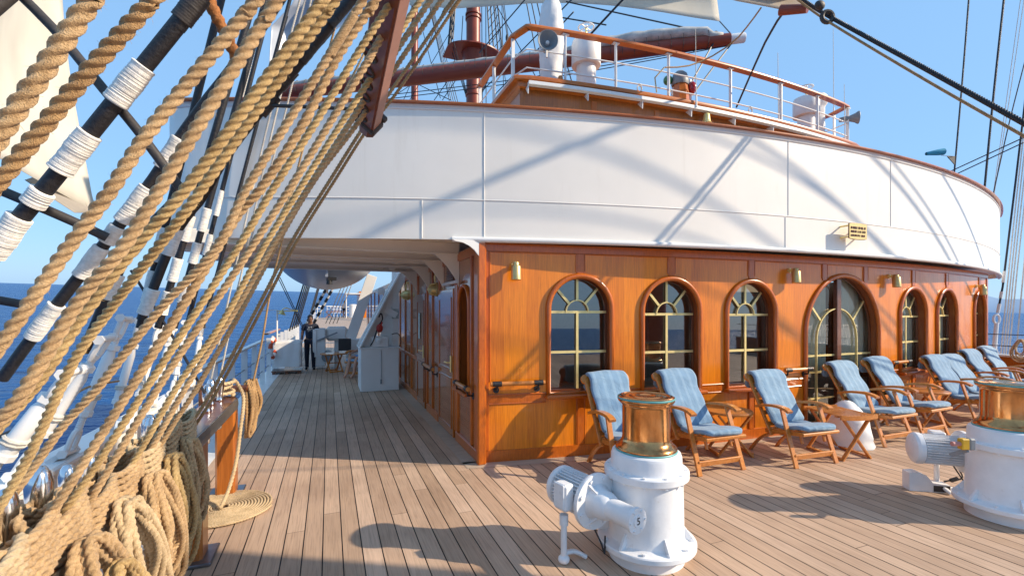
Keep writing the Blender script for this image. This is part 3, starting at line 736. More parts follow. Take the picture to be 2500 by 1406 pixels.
# brass plaque on the band: a bowed box with three rows of worn raised lettering too small to read
u = PA(2069, 569, BXC, BY, BR).x; z = PA(2069, 569, BXC, BY, BR).z
pl = thing('brass_plaque', BW(u, z, 0), 'small brass nameplate standing proud of the white bulwark', 'plaque')
nn = nrm(u, BXC, BR); tt = V((0, 0, 1)).cross(nn)*-1; pw, ph = .178, .108
if tt.x < 0: tt = -tt
def PLq(a, b, off): return BW(u, z, off) + tt * a + V((0, 0, b))
mb = MB(); n = 10
pts = [PLq(-pw + 2*pw*i/n, ph * (1 - .10*(2*i/n-1)**2 ), .13) for i in range(n+1)] + [PLq(pw - 2*pw*i/n, -ph * (1 - .10*(2*i/n-1)**2), .13) for i in range(n+1)]
mb.plate(pts, .018); mb.build('plate', M['brass_satin'], pl)
mb = MB(); rg = random.Random(11)
mb.tube(pts, .007, 6, closed=True)
for row, (b0, hh) in enumerate(((.045, .031), (-.005, .030), (-.057, .026))):
    a = -.145
    while a < .138:
        ww = rg.uniform(.010, .017)
        k = rg.randrange(4)
        mb.box(PLq(a, b0, .142), (.005, .005, hh))
        if k != 0: mb.box(PLq(a + ww*.6, b0 + (hh*.42 if k != 2 else 0), .142), (ww, .005, .005))
        if k == 1 or k == 3: mb.box(PLq(a + ww, b0, .142), (.005, .005, hh))
        if k == 2: mb.box(PLq(a + ww*.6, b0 - hh*.42, .142), (ww, .005, .005))
        a += ww + rg.choice((.012, .012, .012, .026))
mb.build('raised_marks', M['dark_teak'], pl, smooth=False)
mb = MB()
for a in (-.15, .15):
    for b in (-.075, .075): mb.cyl(PLq(a, b, 0), PLq(a, b, .125), .012, n=8)
mb.build('standoff', M['brass'], pl)

# ================================================================ WHEELHOUSE
WXC, WY, WR = 6.9, 6.50, 27.0
WX0, WX1, WZ = 2.85, 11.0, 5.40
def WW(u, z, off=0): return V((u, arcY(u, WXC, WY, WR), z)) + nrm(u, WXC, WR) * off
wh = thing('wheelhouse', (XC, 7.2, 2.66), 'varnished teak wheelhouse standing on the bridge behind the white bulwark', 'wheelhouse')
wop = [(3.55, .47, 3.5, 4.62), (4.75, .52, 3.5, 4.62), (5.95, .52, 3.5, 4.62), (7.15, .52, 3.5, 4.62), (8.35, .52, 3.5, 4.62), (9.6, .52, 3.5, 4.62)]
YB = 9.1
mb = MB(); n = 40
for i in range(n):
    a, b = WX0 + (WX1-WX0)*i/n, WX0 + (WX1-WX0)*(i+1)/n
    mb.add([WW(a, 2.66), WW(b, 2.66), WW(b, WZ-.1), WW(a, WZ-.1)], [(0, 1, 2, 3)])
A, B = WW(WX0, 0), WW(WX1, 0)
mb.add([(A.x, YB, 2.66), (A.x, A.y, 2.66), (A.x, A.y, WZ-.2), (A.x, YB, WZ-.2)], [(0, 1, 2, 3)])
mb.add([(B.x, B.y, 2.66), (B.x, YB, 2.66), (B.x, YB, WZ-.2), (B.x, B.y, WZ-.2)], [(0, 1, 2, 3)])
mb.build('wall', varnish('wheelhouse_teak', (.26, .075, .008), (.50, .16, .018), bands=('X', 2.5)), wh, 30)
for (uc, hw, z0, z1) in wop:
    r_ = .12; P = []
    for cx_, cz_, a0 in ((uc-hw+r_, z0+r_, 180), (uc+hw-r_, z0+r_, 270), (uc+hw-r_, z1-r_, 0), (uc-hw+r_, z1-r_, 90)):
        for k in range(6): P.append((cx_ + r_*math.cos(R(a0+18*k)), cz_ + r_*math.sin(R(a0+18*k))))
    m = MB(); m.sweep([WW(a, b, .015) for a, b in P], rect(.05, .05), closed=True); fr = m.build('window', M['rim'], wh, 60)
    m = MB(); m.add([WW(a, b, .006) for a, b in P], [list(range(len(P)))]); m.build('pane', M['pane'], fr, smooth=False)
    m = MB(); m.add([WW(a, b, .002) for a, b in P], [list(range(len(P)))]); m.build('dark_backing', simple('dark_backing_sheet', (.08, .075, .075), .7), fr, smooth=False)  # dark sheet right behind each pane, over the uncut wall
mb = MB()
for x in (4.13, 5.35, 6.55, 7.75, 8.95, 10.3): mb.bar(WW(x, 2.7, .0), WW(x, 5.2, .0), .1, .03, up=nrm(x, WXC, WR), bev=.005)
mb.build('stile', M['rim'], wh)
roofp = lambda z, off: [V((A.x - off, YB, z))] + [WW(WX0 - off*.6 + (WX1-WX0+off*1.2)*i/40, z, off) for i in range(41)] + [V((B.x + off, YB, z))]
mb = MB(); P0, P1 = roofp(WZ-.14, .08), roofp(WZ, .08); n = len(P0)
mb.add(P0 + P1, [[i, i+1, n+i+1, n+i] for i in range(n-1)] + [list(range(n, 2*n)), list(range(n))[::-1], [n-1, 0, n, 2*n-1]])
mb.build('roof', M['rim'], wh, 30)
mb = MB(); mb.sweep(roofp(WZ - .02, .11), [(-.05, -.03), (.05, -.03), (.06, 0), (.05, .03), (-.05, .03)], up=(0, 0, 1)); mb.build('roof_edge', M['rim'], wh, 50)
mb = MB(); P = [WW(2.95 + (WX1-2.95)*i/40, WZ-.115, .15) for i in range(41)]; mb.sweep(P, rect(.09, .055), up=(0, 0, 1))
for i in range(0, 41, 5): 
    u = 2.95 + (WX1-2.95)*i/40; nn = nrm(u, WXC, WR)
    mb.plate([WW(u, WZ-.14, .16), WW(u, WZ-.14, .0), WW(u, WZ-.28, .15)], .014)
mb.build('awning_rail', M['white'], wh)
mb = MB()
for x in (7.7, 7.82, 8.72, 8.84, 9.7, 9.8): mb.tube([WW(x, 3.9, .02), WW(x, 5.1, .02)], .02, 8)
mb.build('track_rod', M['steel'], wh)
mb = MB()
for y in (6.95, 7.9): mb.box((A.x - .01, y + .35, 4.55), (.03, .7, .9), bev=.01)
mb.build('side_panel', M['trim'], wh)

# roof railing
rl = thing('roof_railing', (XC, WY, WZ), 'white stanchion railing with a varnished handrail round the wheelhouse roof', 'railing')
def RW(u, z): return WW(u, z, -.02)
mb = MB()
hp = [(WX0+.02, 9.0, 6.28), (WX0+.02, 8.0, 6.28), (WX0+.02, 7.15, 6.28)] + [tuple(RW(WX0 + .14 + .03*k*k, 6.28)) for k in range(3)] + [tuple(RW(WX0 + .6 + (WX1-WX0-.75)*i/30, 6.28)) for i in range(31)] + [(WX1-.04, 7.25, 6.28), (WX1-.06, 8.0, 6.28), (WX1-.06, 8.9, 6.28)]
mb.sweep([V(p) for p in hp], [(-.06, -.022), (.06, -.022), (.065, 0), (.05, .028), (-.05, .028), (-.065, 0)], up=(0, 0, 1)); mb.build('handrail', M['rim'], rl, 50)
px_posts = [1380, 1503, 1632, 1783, 1906, 1995]
us = [PA(p, 250, WXC, WY, WR, .02).x for p in px_posts] + [WX1 - .12]
for u in us:
    m = MB(); b = RW(u, WZ); m.bar(b, RW(u, 6.25), .022, .06, up=nrm(u, WXC, WR), bev=.004); m.box(RW(u, 6.245), (.12, .07, .012)); m.build('stanchion', M['white'], rl)
for y in (7.15, 8.1, 8.95):
    for x in (WX0 + .02, WX1 - .06):
        m = MB(); m.bar((x, y, WZ), (x, y, 6.25), .06, .03, up=(0, 1, 0), bev=.004); m.build('stanchion', M['white'], rl)
for z in (5.62, 5.92):
    m = MB(); P = [V((WX0+.02, 9.0, z)), V((WX0+.02, 7.2, z))] + [RW(WX0 + .12 + (WX1-WX0-.24)*i/40, z) for i in range(41)] + [V((WX1-.06, 7.3, z)), V((WX1-.06, 8.9, z))]
    m.tube(P, .013, 8); m.build('rail', M['white'], rl)
for k, u in enumerate((us[2] + .02, us[3] + .5, us[1] + .45)):
    m = MB(); c = RW(u, 5.62); m.tube([c + V((.05*math.cos(a*.9), -.02, -.07 - .06*math.sin(a*.9) - .004*a)) for a in range(-2, 8)], .010, 6); m.build('lashing', M['rope_white'], rl)

# ================================================================ PORT SIDE: bulwark, pinrail, shrouds, running ropes
mb = MB(); mb.slab([(PORT-.10, -3), (PORT-.02, -3), (PORT-.02, 5.7), (PORT-.10, 5.7)], .005, .80); mb.box((PORT-.06, 1.35, .82), (.20, 8.7, .04), bev=.012)
for y in (-1, .3, 1.6, 2.9, 4.2, 5.4): mb.plate([(PORT-.02, y, .01), (PORT+.22, y, .01), (PORT-.02, y, .6)], .02)
one('bulwark', mb, M['white'], 'low solid white bulwark behind the leaning shrouds and their bottlescrews', 'bulwark')
PRX = -.90
pr = thing('pinrail', (PRX, 3, 0), 'heavy varnished pinrail on teak posts with a grey metal edge', 'pinrail')
mb = MB(); ends = [(PRX-.12, 4.92), (PRX-.06, 5.02), (PRX, 5.05), (PRX+.07, 5.0), (PRX+.11, 4.88)]
mb.slab([(PRX+.11, .2), ] + ends[::-1] + [(PRX-.12, .2)], .80, .885); mb.build('rail', M['dark_teak'], pr, 30)
mb = MB(); mb.sweep([(PRX+.112, .2, .84), (PRX+.112, 4.88, .84), (PRX+.072, 5.0, .84), (PRX, 5.052, .84), (PRX-.06, 5.022, .84)], [(-.006, -.045), (.006, -.045), (.012, 0), (.006, .045), (-.006, .045)], up=(0, 0, 1)); mb.build('edge_band', M['steel_trim'], pr, 50)
def post(cx, cy, w_=.20):
    m = MB(); m.box((cx, cy, .40), (w_ - .02, w_ - .02, .80), bev=.018); p = m.build('post', M['post'], pr)
    m = MB(); m.box((cx, cy, .012), (w_ + .10, w_ + .10, .024), bev=.006); m.build('base_plate', M['steel_trim'], p)
    m = MB()
    for sx in (-1, 1):
        for sy in (-1, 1): m.cyl((cx + sx*(w_/2+.03), cy + sy*(w_/2+.03), .02), (cx + sx*(w_/2+.03), cy + sy*(w_/2+.03), .034), .012, n=6)
post(PRX+.02, 3.72); post(PRX+.02, 4.93, .18); post(PRX+.02, 1.4)

def pin(y, label, x=PRX, big=1.0, up=0, group='belaying pins along the port pinrail'):
    t = thing('belaying_pin', (x, y, .885), label, 'belaying pin', group)
    m = MB(); m.lathe([(.001, .205), (.018, .20), (.030, .18), (.037, .15), (.036, .11), (.027, .06), (.021, .03), (.026, .012), (.030, 0), (.019, -.005), (.019, -.22), (.014, -.235), (.001, -.24)][::-1], (x, y, .89), n=24)
    m.v = [V((x + (v.x-x)*big, y + (v.y-y)*big, .89 + up + (v.z-.89)*big*1.08)) for v in m.v]
    m.build('pin', M['steel'], t, 180)
pin(1.84, 'polished steel belaying pin cut by the left edge of the photo above the rope heap', big=.80, up=.10)
pin(2.01, 'largest egg-headed steel belaying pin at the left end of the rope heap', big=1.0, up=.07)
pin(2.19, 'small round steel pin head just above the largest one', big=.72, up=.08)
pin(2.36, 'steel pin head peeping over the rope heap under the white clevis', big=.72, up=.07)
pin(3.02, 'polished steel belaying pin showing above the middle of the rope heap', big=.95, up=.04)
pin(3.16, 'steel belaying pin close behind the one over the middle of the heap', big=.85, up=.04)
pin(4.30, 'slim standing steel belaying pin on the bare end of the pinrail')
pin(4.62, 'second steel belaying pin from the rounded end of the pinrail', x=PRX-.04)
pin(4.80, 'last steel belaying pin by the rounded end of the pinrail', x=PRX-.01)
for y, lab in ((2.72, 'steel ring eye lying among the ropes on the pinrail'), (3.62, 'thin steel ring eye on the pinrail where it turns bare'), (4.93, 'steel ring eye on the rounded end of the pinrail')):
    m = MB(); m.tube([(PRX-.02, y + .055*math.cos(a*.3927), .955 + .055*math.sin(a*.3927)) for a in range(16)], .011, 8, closed=True); m.cyl((PRX-.02, y, .88), (PRX-.02, y, .905), .018)
    one('ring_eye', m, M['steel'], lab, 'ring eye')

# shrouds: tarred wire leading up to the mast behind the camera; image tracks fix where they pass, depths where they stand
def track(pts): return [PD(*p) for p in pts]
def extend(P, L):
    d = (P[-1] - P[-2]).normalized(); return P + [P[-1] + d * L]
def along(P, f):
    Ls = [(b - a).length for a, b in zip(P, P[1:])]; x = f * sum(Ls)
    for a, b, l in zip(P, P[1:], Ls):
        if x <= l or l == Ls[-1] and b is P[-1]: return a.lerp(b, min(1, x / l)), (b - a).normalized()
        x -= l
    return P[-1], (P[-1] - P[-2]).normalized()
def wrap_tube(c, d, L, r, turns=None, seed=0):
    """a lashing: many slightly uneven turns of thin line round an axis"""
    m = MB(); rg = random.Random(seed); n = turns or max(4, int(L / .0045)); prof = []
    for i in range(n + 1):
        z = -L/2 + L * i / n; k = 1 + rg.uniform(-.03, .03) + .035*math.sin(i*.21+seed)
        prof += [(r * k * .975, z - L/n*.30), (r * k, z), (r * k * .975, z + L/n*.30)]
    prof = [(r*.8, -L/2 - .004)] + prof + [(r*.8, L/2 + .004)]
    m.lathe(prof, c, d, 18); return m
def nearest(P, q):
    best = None
    for a, b in zip(P, P[1:]):
        t = max(0, min(1, (q - a).dot(b - a) / (b - a).length_squared)); c = a.lerp(b, t)
        if best is None or (c - q).length < best[2]: best = (c, (b - a).normalized(), (c - q).length)
    return best[:2]
def shroud(P, rad, label, bands=(), grp='tarred shrouds on the port side', serving=()):
    P = [V(p) for p in P]; t = thing('shroud', P[0], label, 'shroud', grp)
    m = MB(); m.tube(resample(P, .08), rad, 12); m.build('wire', M['black'], t)
    for i, (px, py, L) in enumerate(bands):
        a, d = nearest(P, PD(px, py, (P[0]-EYEP).dot(FWD))); q, d = nearest(P, a)
        # choose the point on the shroud whose picture row is py
        best = min(((abs(HOR - F * ((x := p0.lerp(p1, k/40)) - EYEP).z / (x - EYEP).dot(FWD) - py), x, (p1-p0).normalized()) for p0, p1 in zip(P, P[1:]) for k in range(41)), key=lambda r: r[0])
        wrap_tube(best[1], best[2], L, rad * 1.38, seed=i).build('seizing', M['seizing'], t, 50)
    return t
def screw(P0, P1, label, r=.034, eye=True, lower=True):
    """white bottlescrew from chainplate P0 up to the thimble at P1"""
    P0, P1 = V(P0), V(P1); d = (P1 - P0).normalized(); L = (P1 - P0).length
    t = thing('bottlescrew', P0, label, 'bottlescrew', 'white bottlescrews of the port shrouds')
    at = lambda f: P0 + d * (L * f)
    m = MB(); m.lathe([(r*.9, 0), (r, .02*L), (r*1.02, .9*L*.5), (r*.72, L*.50), (r*.72, L*.54)], at(.27), d, 18); m.lathe([(r*.74, 0), (r*1.25, .004), (r*1.25, .035), (r*.74, .04)], at(.27), d, 8); m.lathe([(r*.74, 0), (r*1.2, .004), (r*1.2, .035), (r*.74, .04)], at(.78), d, 6); m.build('barrel', M['white'], t)
    m = MB()
    for a, b in ((.14, .28), (.81, .92)):
        k = 9; prof = []
        for i in range(k): z = (b-a)*L*i/k; prof += [(r*.52, z), (r*.62, z + (b-a)*L/k*.5)]
        m.lathe(prof, at(a), d, 12)
    m.build('screw_thread', M['white'], t)
    side = d.cross(V((1, 0, 0)) if abs(d.x) < .8 else V((0, 1, 0))).normalized(); side = (V((0, 1, 0)) - d * d.y).normalized()
    def clevis(c, dd, name):
        m = MB(); u = [(-.042, -.06), (-.042, .03), (-.03, .062), (0, .075), (.03, .062), (.042, .03), (.042, -.06)]
        m.sweep([c + side*a + dd*b for a, b in u], [(.016*math.cos(q*.785), .016*math.sin(q*.785)) for q in range(8)])
        m.cyl(c + side*.075 - dd*.055, c - side*.075 - dd*.055, .018); m.cyl(c + side*.085 - dd*.055, c + side*.07 - dd*.055, .026, n=6); m.cyl(c - side*.085 - dd*.055, c - side*.07 - dd*.055, .026, n=6)
        m.build(name, M['white'], t)
    clevis(at(.075) , d, 'clevis')
    if eye: clevis(at(.97), -d, 'clevis')
    m = MB(); base = V((PORT-.05, P0.y - d.y*.12, .84)); m.plate([base + V((0, -.10, 0)), base + V((0, .10, 0)), P0 + V((0, .035, 0)) + d*.02, P0 + V((0, -.035, 0)) + d*.02], .028); m.build('chainplate', M['white'], t)
    m = MB(); c = at(.40); m.tube([c + (Matrix.Rotation(a*.63, 3, d) @ side) * (r*1.12) + d*(.0016*a) for a in range(20)], .010, 6); m.build('lashing', M['rope_white'], t)
    return t
screw(PD(-60, 1195, 2.02), PD(160, 925, 2.12), 'largest white bottlescrew leaning up behind the rope fan at the left edge', r=.037)
screw(PD(167, 1105, 2.69), PD(300, 790, 2.85), 'white bottlescrew rising in clear view from the clevis beside the big steel pin', r=.031)
screw(PD(45, 1150, 2.35), PD(250, 840, 2.45), 'white bottlescrew half hidden by ropes, second from the left edge', r=.030)
for (x0, y0, x1, y1, d, lab) in ((262, 1060, 341, 795, 3.25, 'white bottlescrew under the first steep striped shroud'), (320, 1030, 386, 808, 3.6, 'white bottlescrew under the second steep striped shroud'),
        (374, 984, 418, 810, 4.0, 'white bottlescrew next to the small far clevis over the sea'), (420, 960, 452, 800, 4.4, 'slim white bottlescrew fifth along from the left, amid the ropes'), (470, 940, 492, 800, 4.9, 'farthest slim white bottlescrew before the open railing')):
    screw(PD(x0, y0, d), PD(x1, y1, d * 1.04), lab, r=.025)

shroud(extend(track([(-90, 722, 1.95), (20, 569, 1.95), (116, 454, 1.95), (307, 218, 1.95), (471, 14, 1.95), (520, -50, 1.95)]), 4), .033, 'thickest black tarred shroud with broad white lashings crossing the top left of the photo',
       [(372, 188, .12), (262, 258, .10), (385, 160, .15), (495, 70, .07), (585, 30, .17), (205, 300, .001)][:0] or [(150, 330, .01)][:0] or [(0, 190, .13), (0, 232, .09), (0, 372, .20), (0, 483, .07), (0, 578, .20)])
shroud(extend(track([(5, 925, 2.2), (113, 777, 2.2), (218, 644, 2.2), (375, 437, 2.2), (440, 337, 2.2), (512, 238, 2.2), (580, 152, 2.2), (690, -12, 2.2)]), 4), .025, 'black tarred shroud with white lashings behind the second pair of manila ropes', [(0, 375, .16), (0, 500, .20), (0, 572, .09), (0, 640, .17), (0, 760, .08), (0, 800, .12)])
shroud(extend(track([(205, 860, 2.5), (300, 640, 2.52), (372, 545, 2.52), (450, 466, 2.5), (580, 292, 2.5), (782, 10, 2.5), (800, -15, 2.5)]), 4), .025, 'black tarred shroud partly hidden by ropes with grey-white lashings over the sea horizon', [(0, 585, .16), (0, 700, .14)])
shroud(extend(track([(345, 780, 3.2), (433, 562, 3.2), (490, 488, 3.1), (560, 368, 3.0), (690, 205, 2.9), (843, 17, 2.8), (870, -15, 2.8)]), 4), .030, 'black tarred stay with bulky dark servings running up to the top beside the batten', [(0, 588, .20), (0, 735, .18)])
SH5 = track([(0, 0, 1)])
t = bpy.data.objects
for j, (px, py, d, L) in enumerate(((655, 258, 2.93, .16), (690, 205, 2.9, .12), (762, 115, 2.86, .24), (840, 20, 2.8, .18), (610, 308, 2.98, .14))):
    pass
for (a, b, d, rr, lab, bands) in (((386, 800), (625, -20), 3.6, .026, 'steep black and white striped shroud second from the left, standing before the white bulwark', [(0, 565, .20), (0, 655, .18), (0, 740, .18)]),
        ((425, 800), (655, -20), 4.0, .026, 'steep black and white striped shroud third along, ending over the sea', [(0, 530, .20), (0, 625, .18), (0, 720, .14)]),
        ((455, 800), (668, -20), 4.4, .020, 'thin black shroud passing just left of the bridge wing end', [(0, 505, .24), (0, 600, .2)]),
        ((341, 800), (545, -20), 3.25, .024, 'straight black shroud reaching the top edge near the rust hide lashing', [(0, 600, .24), (0, 690, .22)]),
        ((495, 800), (713, -20), 4.9, .018, 'thin dark stay beside the thin white one in front of the bridge wing', []),
        ((520, 640), (700, 40), 5.2, .016, 'slim dark stay crossing the left end of the bridge wing', [])):
    shroud(track([(a[0], a[1], d), (b[0], b[1], d*.98)]), rr, lab, bands)
# the white sheathed stay and other white lines
for pts, dia, lab in (([(592, 236, 4.6), (640, 40, 4.5), (652, -20, 4.5)], .030, 'white sheathed line standing behind the ropes at the end of the bridge wing'),
                      ([(512, 940, 4.4), (640, 360, 4.0), (735, -10, 3.8)], .020, 'thin white line leading up left of the golden running ropes'),
                      ([(535, 930, 4.5), (655, 360, 4.1), (748, -10, 3.9)], .020, 'thin white line leading up just right of its twin by the bridge wing'),
                      ([(575, 720, 4.6), (690, 300, 4.1), (762, -10, 3.9)], .018, 'thin white line third of the set in front of the bridge wing end')):
    m = MB(); m.rope(track(pts), dia, n=9, step=dia*.5); one('white_line', m, M['rope_white'], lab, 'rope')
# iron ratline bars
for pts, rr, lab in (([(40, -20, 1.98), (135, 75, 2.0), (250, 215, 2.0), (345, 330, 2.03), (440, 460, 2.1)], .020, 'dark iron sheer bar slanting down from the top left between the shrouds'),
                     ([(-30, 452, 1.98), (80, 498, 2.0), (188, 545, 2.08), (262, 580, 2.15)], .021, 'dark iron bar crossing behind the shrouds in front of the left sail'),
                     ([(-30, 728, 2.1), (80, 747, 2.15)], .020, 'short length of dark iron bar at the left edge just below the horizon'),
                     ([(-30, 1080, 2.3), (50, 1050, 2.3)], .020, 'dark iron bar low at the left edge behind the biggest bottlescrew'),
                     ([(-40, 40, 1.9), (42, -30, 1.95)], .03, 'dark iron spar tip crossing the extreme top left corner'),
                     ([(655, 258, 2.91), (760, 262, 2.91), (880, 268, 2.90)], .011, 'thin horizontal iron bar from the dark stay to the batten foot')):
    m = MB(); m.tube(resample(track(pts), .05), rr, 10); one('iron_bar', m, M['iron'], lab, 'iron bar')
m = MB(); m.tube(track([(320, 660, 3.6), (430, 835, 3.6), (500, 960, 3.6)]), .010, 6)
one('lanyard', m, M['black'], 'thin black lanyard slanting down across the sea behind the striped shrouds', 'rope')
m = MB(); m.rope(track([(152, 985, 2.62), (215, 945, 2.72), (290, 930, 3.2)]), .014, n=9); one('frapping_line', m, M['rope_brown'], 'thin tan line tied from bottlescrew to bottlescrew over the sea', 'rope')
# dark servings on the stay
t = thing('serving_collar', PD(690, 205, 2.9), 'black served collars bulging along the dark stay left of the batten', 'rope serving')
for j, (px, py, d, L) in enumerate(((655, 256, 2.92, .14), (700, 193, 2.9, .13), (770, 106, 2.85, .26), (838, 22, 2.8, .2))):
    a, b = PD(px-6, py+7, d), PD(px+6, py-7, d); wrap_tube((a+b)/2, (b-a).normalized(), L, .037 - .001*j, turns=6, seed=j).build('collar', M['black'], t, 50)
# rust hide lashing
m = MB(); P = track([(500, -25, 2.05), (525, 35, 2.07), (545, 72, 2.1), (562, 108, 2.15), (580, 150, 2.2)]); m.sweep(resample(P, .012), [(.026*math.cos(a*.628), .026*math.sin(a*.628)) for a in range(10)], scale=[1 + .16*math.sin(i*1.9) for i in range(len(resample(P, .012)))])
one('hide_lashing', m, M['hide'], 'rust brown hide lashing dangling between two shrouds near the top edge', 'lashing')
m = MB(); wrap_tube(PD(462, 26, 1.95), (PD(471, 14, 1.95)-PD(450, 40, 1.95)).normalized(), .13, .047, turns=11).build
a = wrap_tube(PD(466, 20, 1.95), (PD(476, 7, 1.95)-PD(456, 33, 1.95)).normalized(), .13, .041, turns=11); one('wire_serving', a, M['iron'], 'ribbed dark wire serving at the top of the thickest shroud', 'rope serving', angle=50)

def fuzz(m, P, dia, seed):
    """loose fibres standing off the lay"""
    rg = random.Random(seed); pts = resample(P, .004); pts = [p for p in pts if (p - EYEP).length < 4.2 and (p - EYEP).dot(FWD) > .3 and abs((p-EYEP).dot(RGT)) < 1.4*(p-EYEP).dot(FWD)]
    for p, q in zip(pts, pts[1:]):
        if rg.random() > .62: continue
        d = (q - p).normalized(); a = d.orthogonal().normalized(); b = d.cross(a); t = rg.uniform(0, 6.283); o = a*math.cos(t) + b*math.sin(t); s_ = d*rg.uniform(-1, 1) + o.cross(d)*rg.uniform(-1, 1)
        L = rg.uniform(.004, .011); r0 = p + o*dia*.43; w_ = d.cross(o)*.00035 + d*.00025
        m.add([r0 - w_, r0 + w_, r0 + o*L*.5 + s_*L*.4 + w_*.6, r0 + o*L*.5 + s_*L*.4 - w_*.6, r0 + o*L*.62 + s_*L], [(0, 1, 2, 3), (3, 2, 4)])
# running ropes from the pinrail up to the mast
def run(pts, dia, mat, label, n=15, top=3.0, name='running_rope'):
    P = track(pts); P = extend(P, top); m = MB(); m.rope(P, dia, n=n); fuzz(m, P, dia, len(label) * 7 + n); return one(name, m, M[mat], label, 'rope', angle=180)
run([(-130, 528, .62), (0, 326, .62), (112, 163, .62), (228, -8, .62), (260, -55, .62)], 0.0258, 'rope', 'thickest pale shaggy manila rope, uppermost at the left edge', 18, .6)
run([(-130, 585, .70), (0, 440, .70), (190, 206, .70), (368, 5, .70), (410, -50, .70)], 0.0252, 'rope_brown', 'thick smooth brown hawser next below the shaggy rope at top left', 18, .6)
run([(-90, 965, .86), (20, 815, .86), (164, 607, .87), (270, 465, .87), (375, 307, .88), (594, 41, .9), (650, -30, .9)], 0.0266, 'rope', 'stout manila rope third from the top left corner, running up to the top edge', 18, .8)
run([(-40, 1065, .98), (58, 953, .98), (191, 736, 1.0), (297, 607, 1.0), (382, 475, 1.0), (505, 273, 1.0), (640, 60, 1.02), (690, -20, 1.02)], 0.0296, 'rope', 'stout manila rope fourth from the top left, in front of the second shroud', 18, .8)
run([(-30, 1070, 1.06), (96, 928, 1.06), (205, 767, 1.08), (324, 610, 1.08), (445, 472, 1.08), (580, 290, 1.08), (782, 10, 1.1), (815, -35, 1.1)], 0.0281, 'rope_gold', 'stout golden rope running side by side with its twin toward the top edge', 18, .9)
run([(-30, 1285, 1.25), (68, 1117, 1.25), (177, 887, 1.22), (273, 750, 1.2), (386, 603, 1.16), (474, 488, 1.14), (600, 308, 1.14), (797, 32, 1.14), (838, -25, 1.14)], 0.0266, 'rope_gold', 'stout golden rope of the twin pair, the lower one of the two', 18, .9)
run([(-30, 1290, 1.42), (85, 1134, 1.42), (157, 1035, 1.42), (239, 946, 1.42), (328, 832, 1.42), (403, 740, 1.42), (526, 607, 1.41), (602, 461, 1.4), (702, 300, 1.4), (867, 34, 1.4), (900, -20, 1.4)], 0.0281, 'rope', 'long manila rope crossing from the lower left corner to left of the batten top')
LL = 1.45
run([(34, 1397, 1.41), (164, 1192, 1.43), (246, 1063, 1.45), (324, 940, LL), (444, 750, LL), (577, 530, LL), (637, 461, LL), (738, 307, LL), (826, 137, LL), (915, 5, LL), (935, -30, LL)], 0.0312, 'rope', 'fuzzy manila rope ending lowest at the bottom left corner', 15, 1.2)
run([(82, 1356, 1.50), (218, 1160, 1.53), (297, 1040, 1.55), (358, 946, 1.56), (470, 775, 1.57), (590, 590, 1.58), (667, 461, 1.58), (766, 307, 1.58), (870, 137, 1.58), (972, -20, 1.58)], 0.0273, 'rope_gold', 'golden rope second up from the bottom left corner, passing through the batten', 15, 1.2)
run([(157, 1329, 1.68), (250, 1170, 1.7), (392, 936, 1.73), (500, 775, 1.75), (610, 610, 1.76), (707, 461, 1.76), (806, 300, 1.76), (905, 137, 1.76), (995, -20, 1.76)], 0.0303, 'rope', 'manila rope third up from the bottom left corner, fanning into the batten')
run([(256, 1240, 1.98), (345, 1095, 2.0), (437, 936, 2.02), (540, 790, 2.04), (640, 610, 2.05), (732, 461, 2.05), (830, 307, 2.05), (940, 137, 2.05), (1040, -20, 2.05)], 0.0296, 'rope_gold', 'golden rope that drops into the middle of the rope heap')
run([(317, 1185, 2.23), (400, 1040, 2.25), (461, 933, 2.26), (560, 780, 2.28), (660, 610, 2.28), (751, 461, 2.28), (850, 307, 2.28), (960, 137, 2.28), (1065, -20, 2.28)], 0.0312, 'rope', 'manila rope just right of the one falling into the heap, through the lower batten')
run([(331, 1189, 2.29), (420, 1040, 2.31), (481, 946, 2.32), (580, 775, 2.34), (690, 570, 2.36), (775, 430, 2.36), (874, 300, 2.36), (985, 137, 2.36), (1092, -20, 2.36)], 0.0279, 'rope', 'manila rope at the right edge of the main rope fan above the pinrail')
run([(430, 1090, 2.9), (526, 940, 2.92), (638, 733, 2.94), (715, 585, 2.95), (812, 430, 2.95), (885, 315, 2.95), (960, 215, 2.95), (1115, -10, 2.95), (1130, -30, 2.95)], 0.0246, 'rope_brown', 'thin brown rope, left one of the pair at the foot of the batten', 12)
run([(440, 1093, 2.96), (536, 944, 2.98), (650, 733, 3.0), (727, 585, 3.01), (824, 430, 3.01), (896, 318, 3.01), (972, 222, 3.01), (1130, -10, 3.0), (1145, -30, 3.0)], 0.0222, 'rope_brown', 'thin brown rope, right one of the pair at the foot of the batten', 12)
run([(614, 950, 4.6), (640, 830, 4.55), (662, 700, 4.5), (690, 580, 4.4), (720, 440, 4.3), (770, 250, 4.2), (830, 20, 4.0), (840, -20, 4.0)], 0.0213, 'rope_brown', 'lone thin brown rope rising steeply from the hanging coil on the rail end', 9)
run([(480, 960, 3.6), (580, 760, 3.5), (668, 560, 3.4), (760, 380, 3.3), (905, 100, 3.2), (960, -20, 3.2)], 0.0180, 'rope_pale', 'thin pale line between the golden ropes and the lone brown rope', 9)

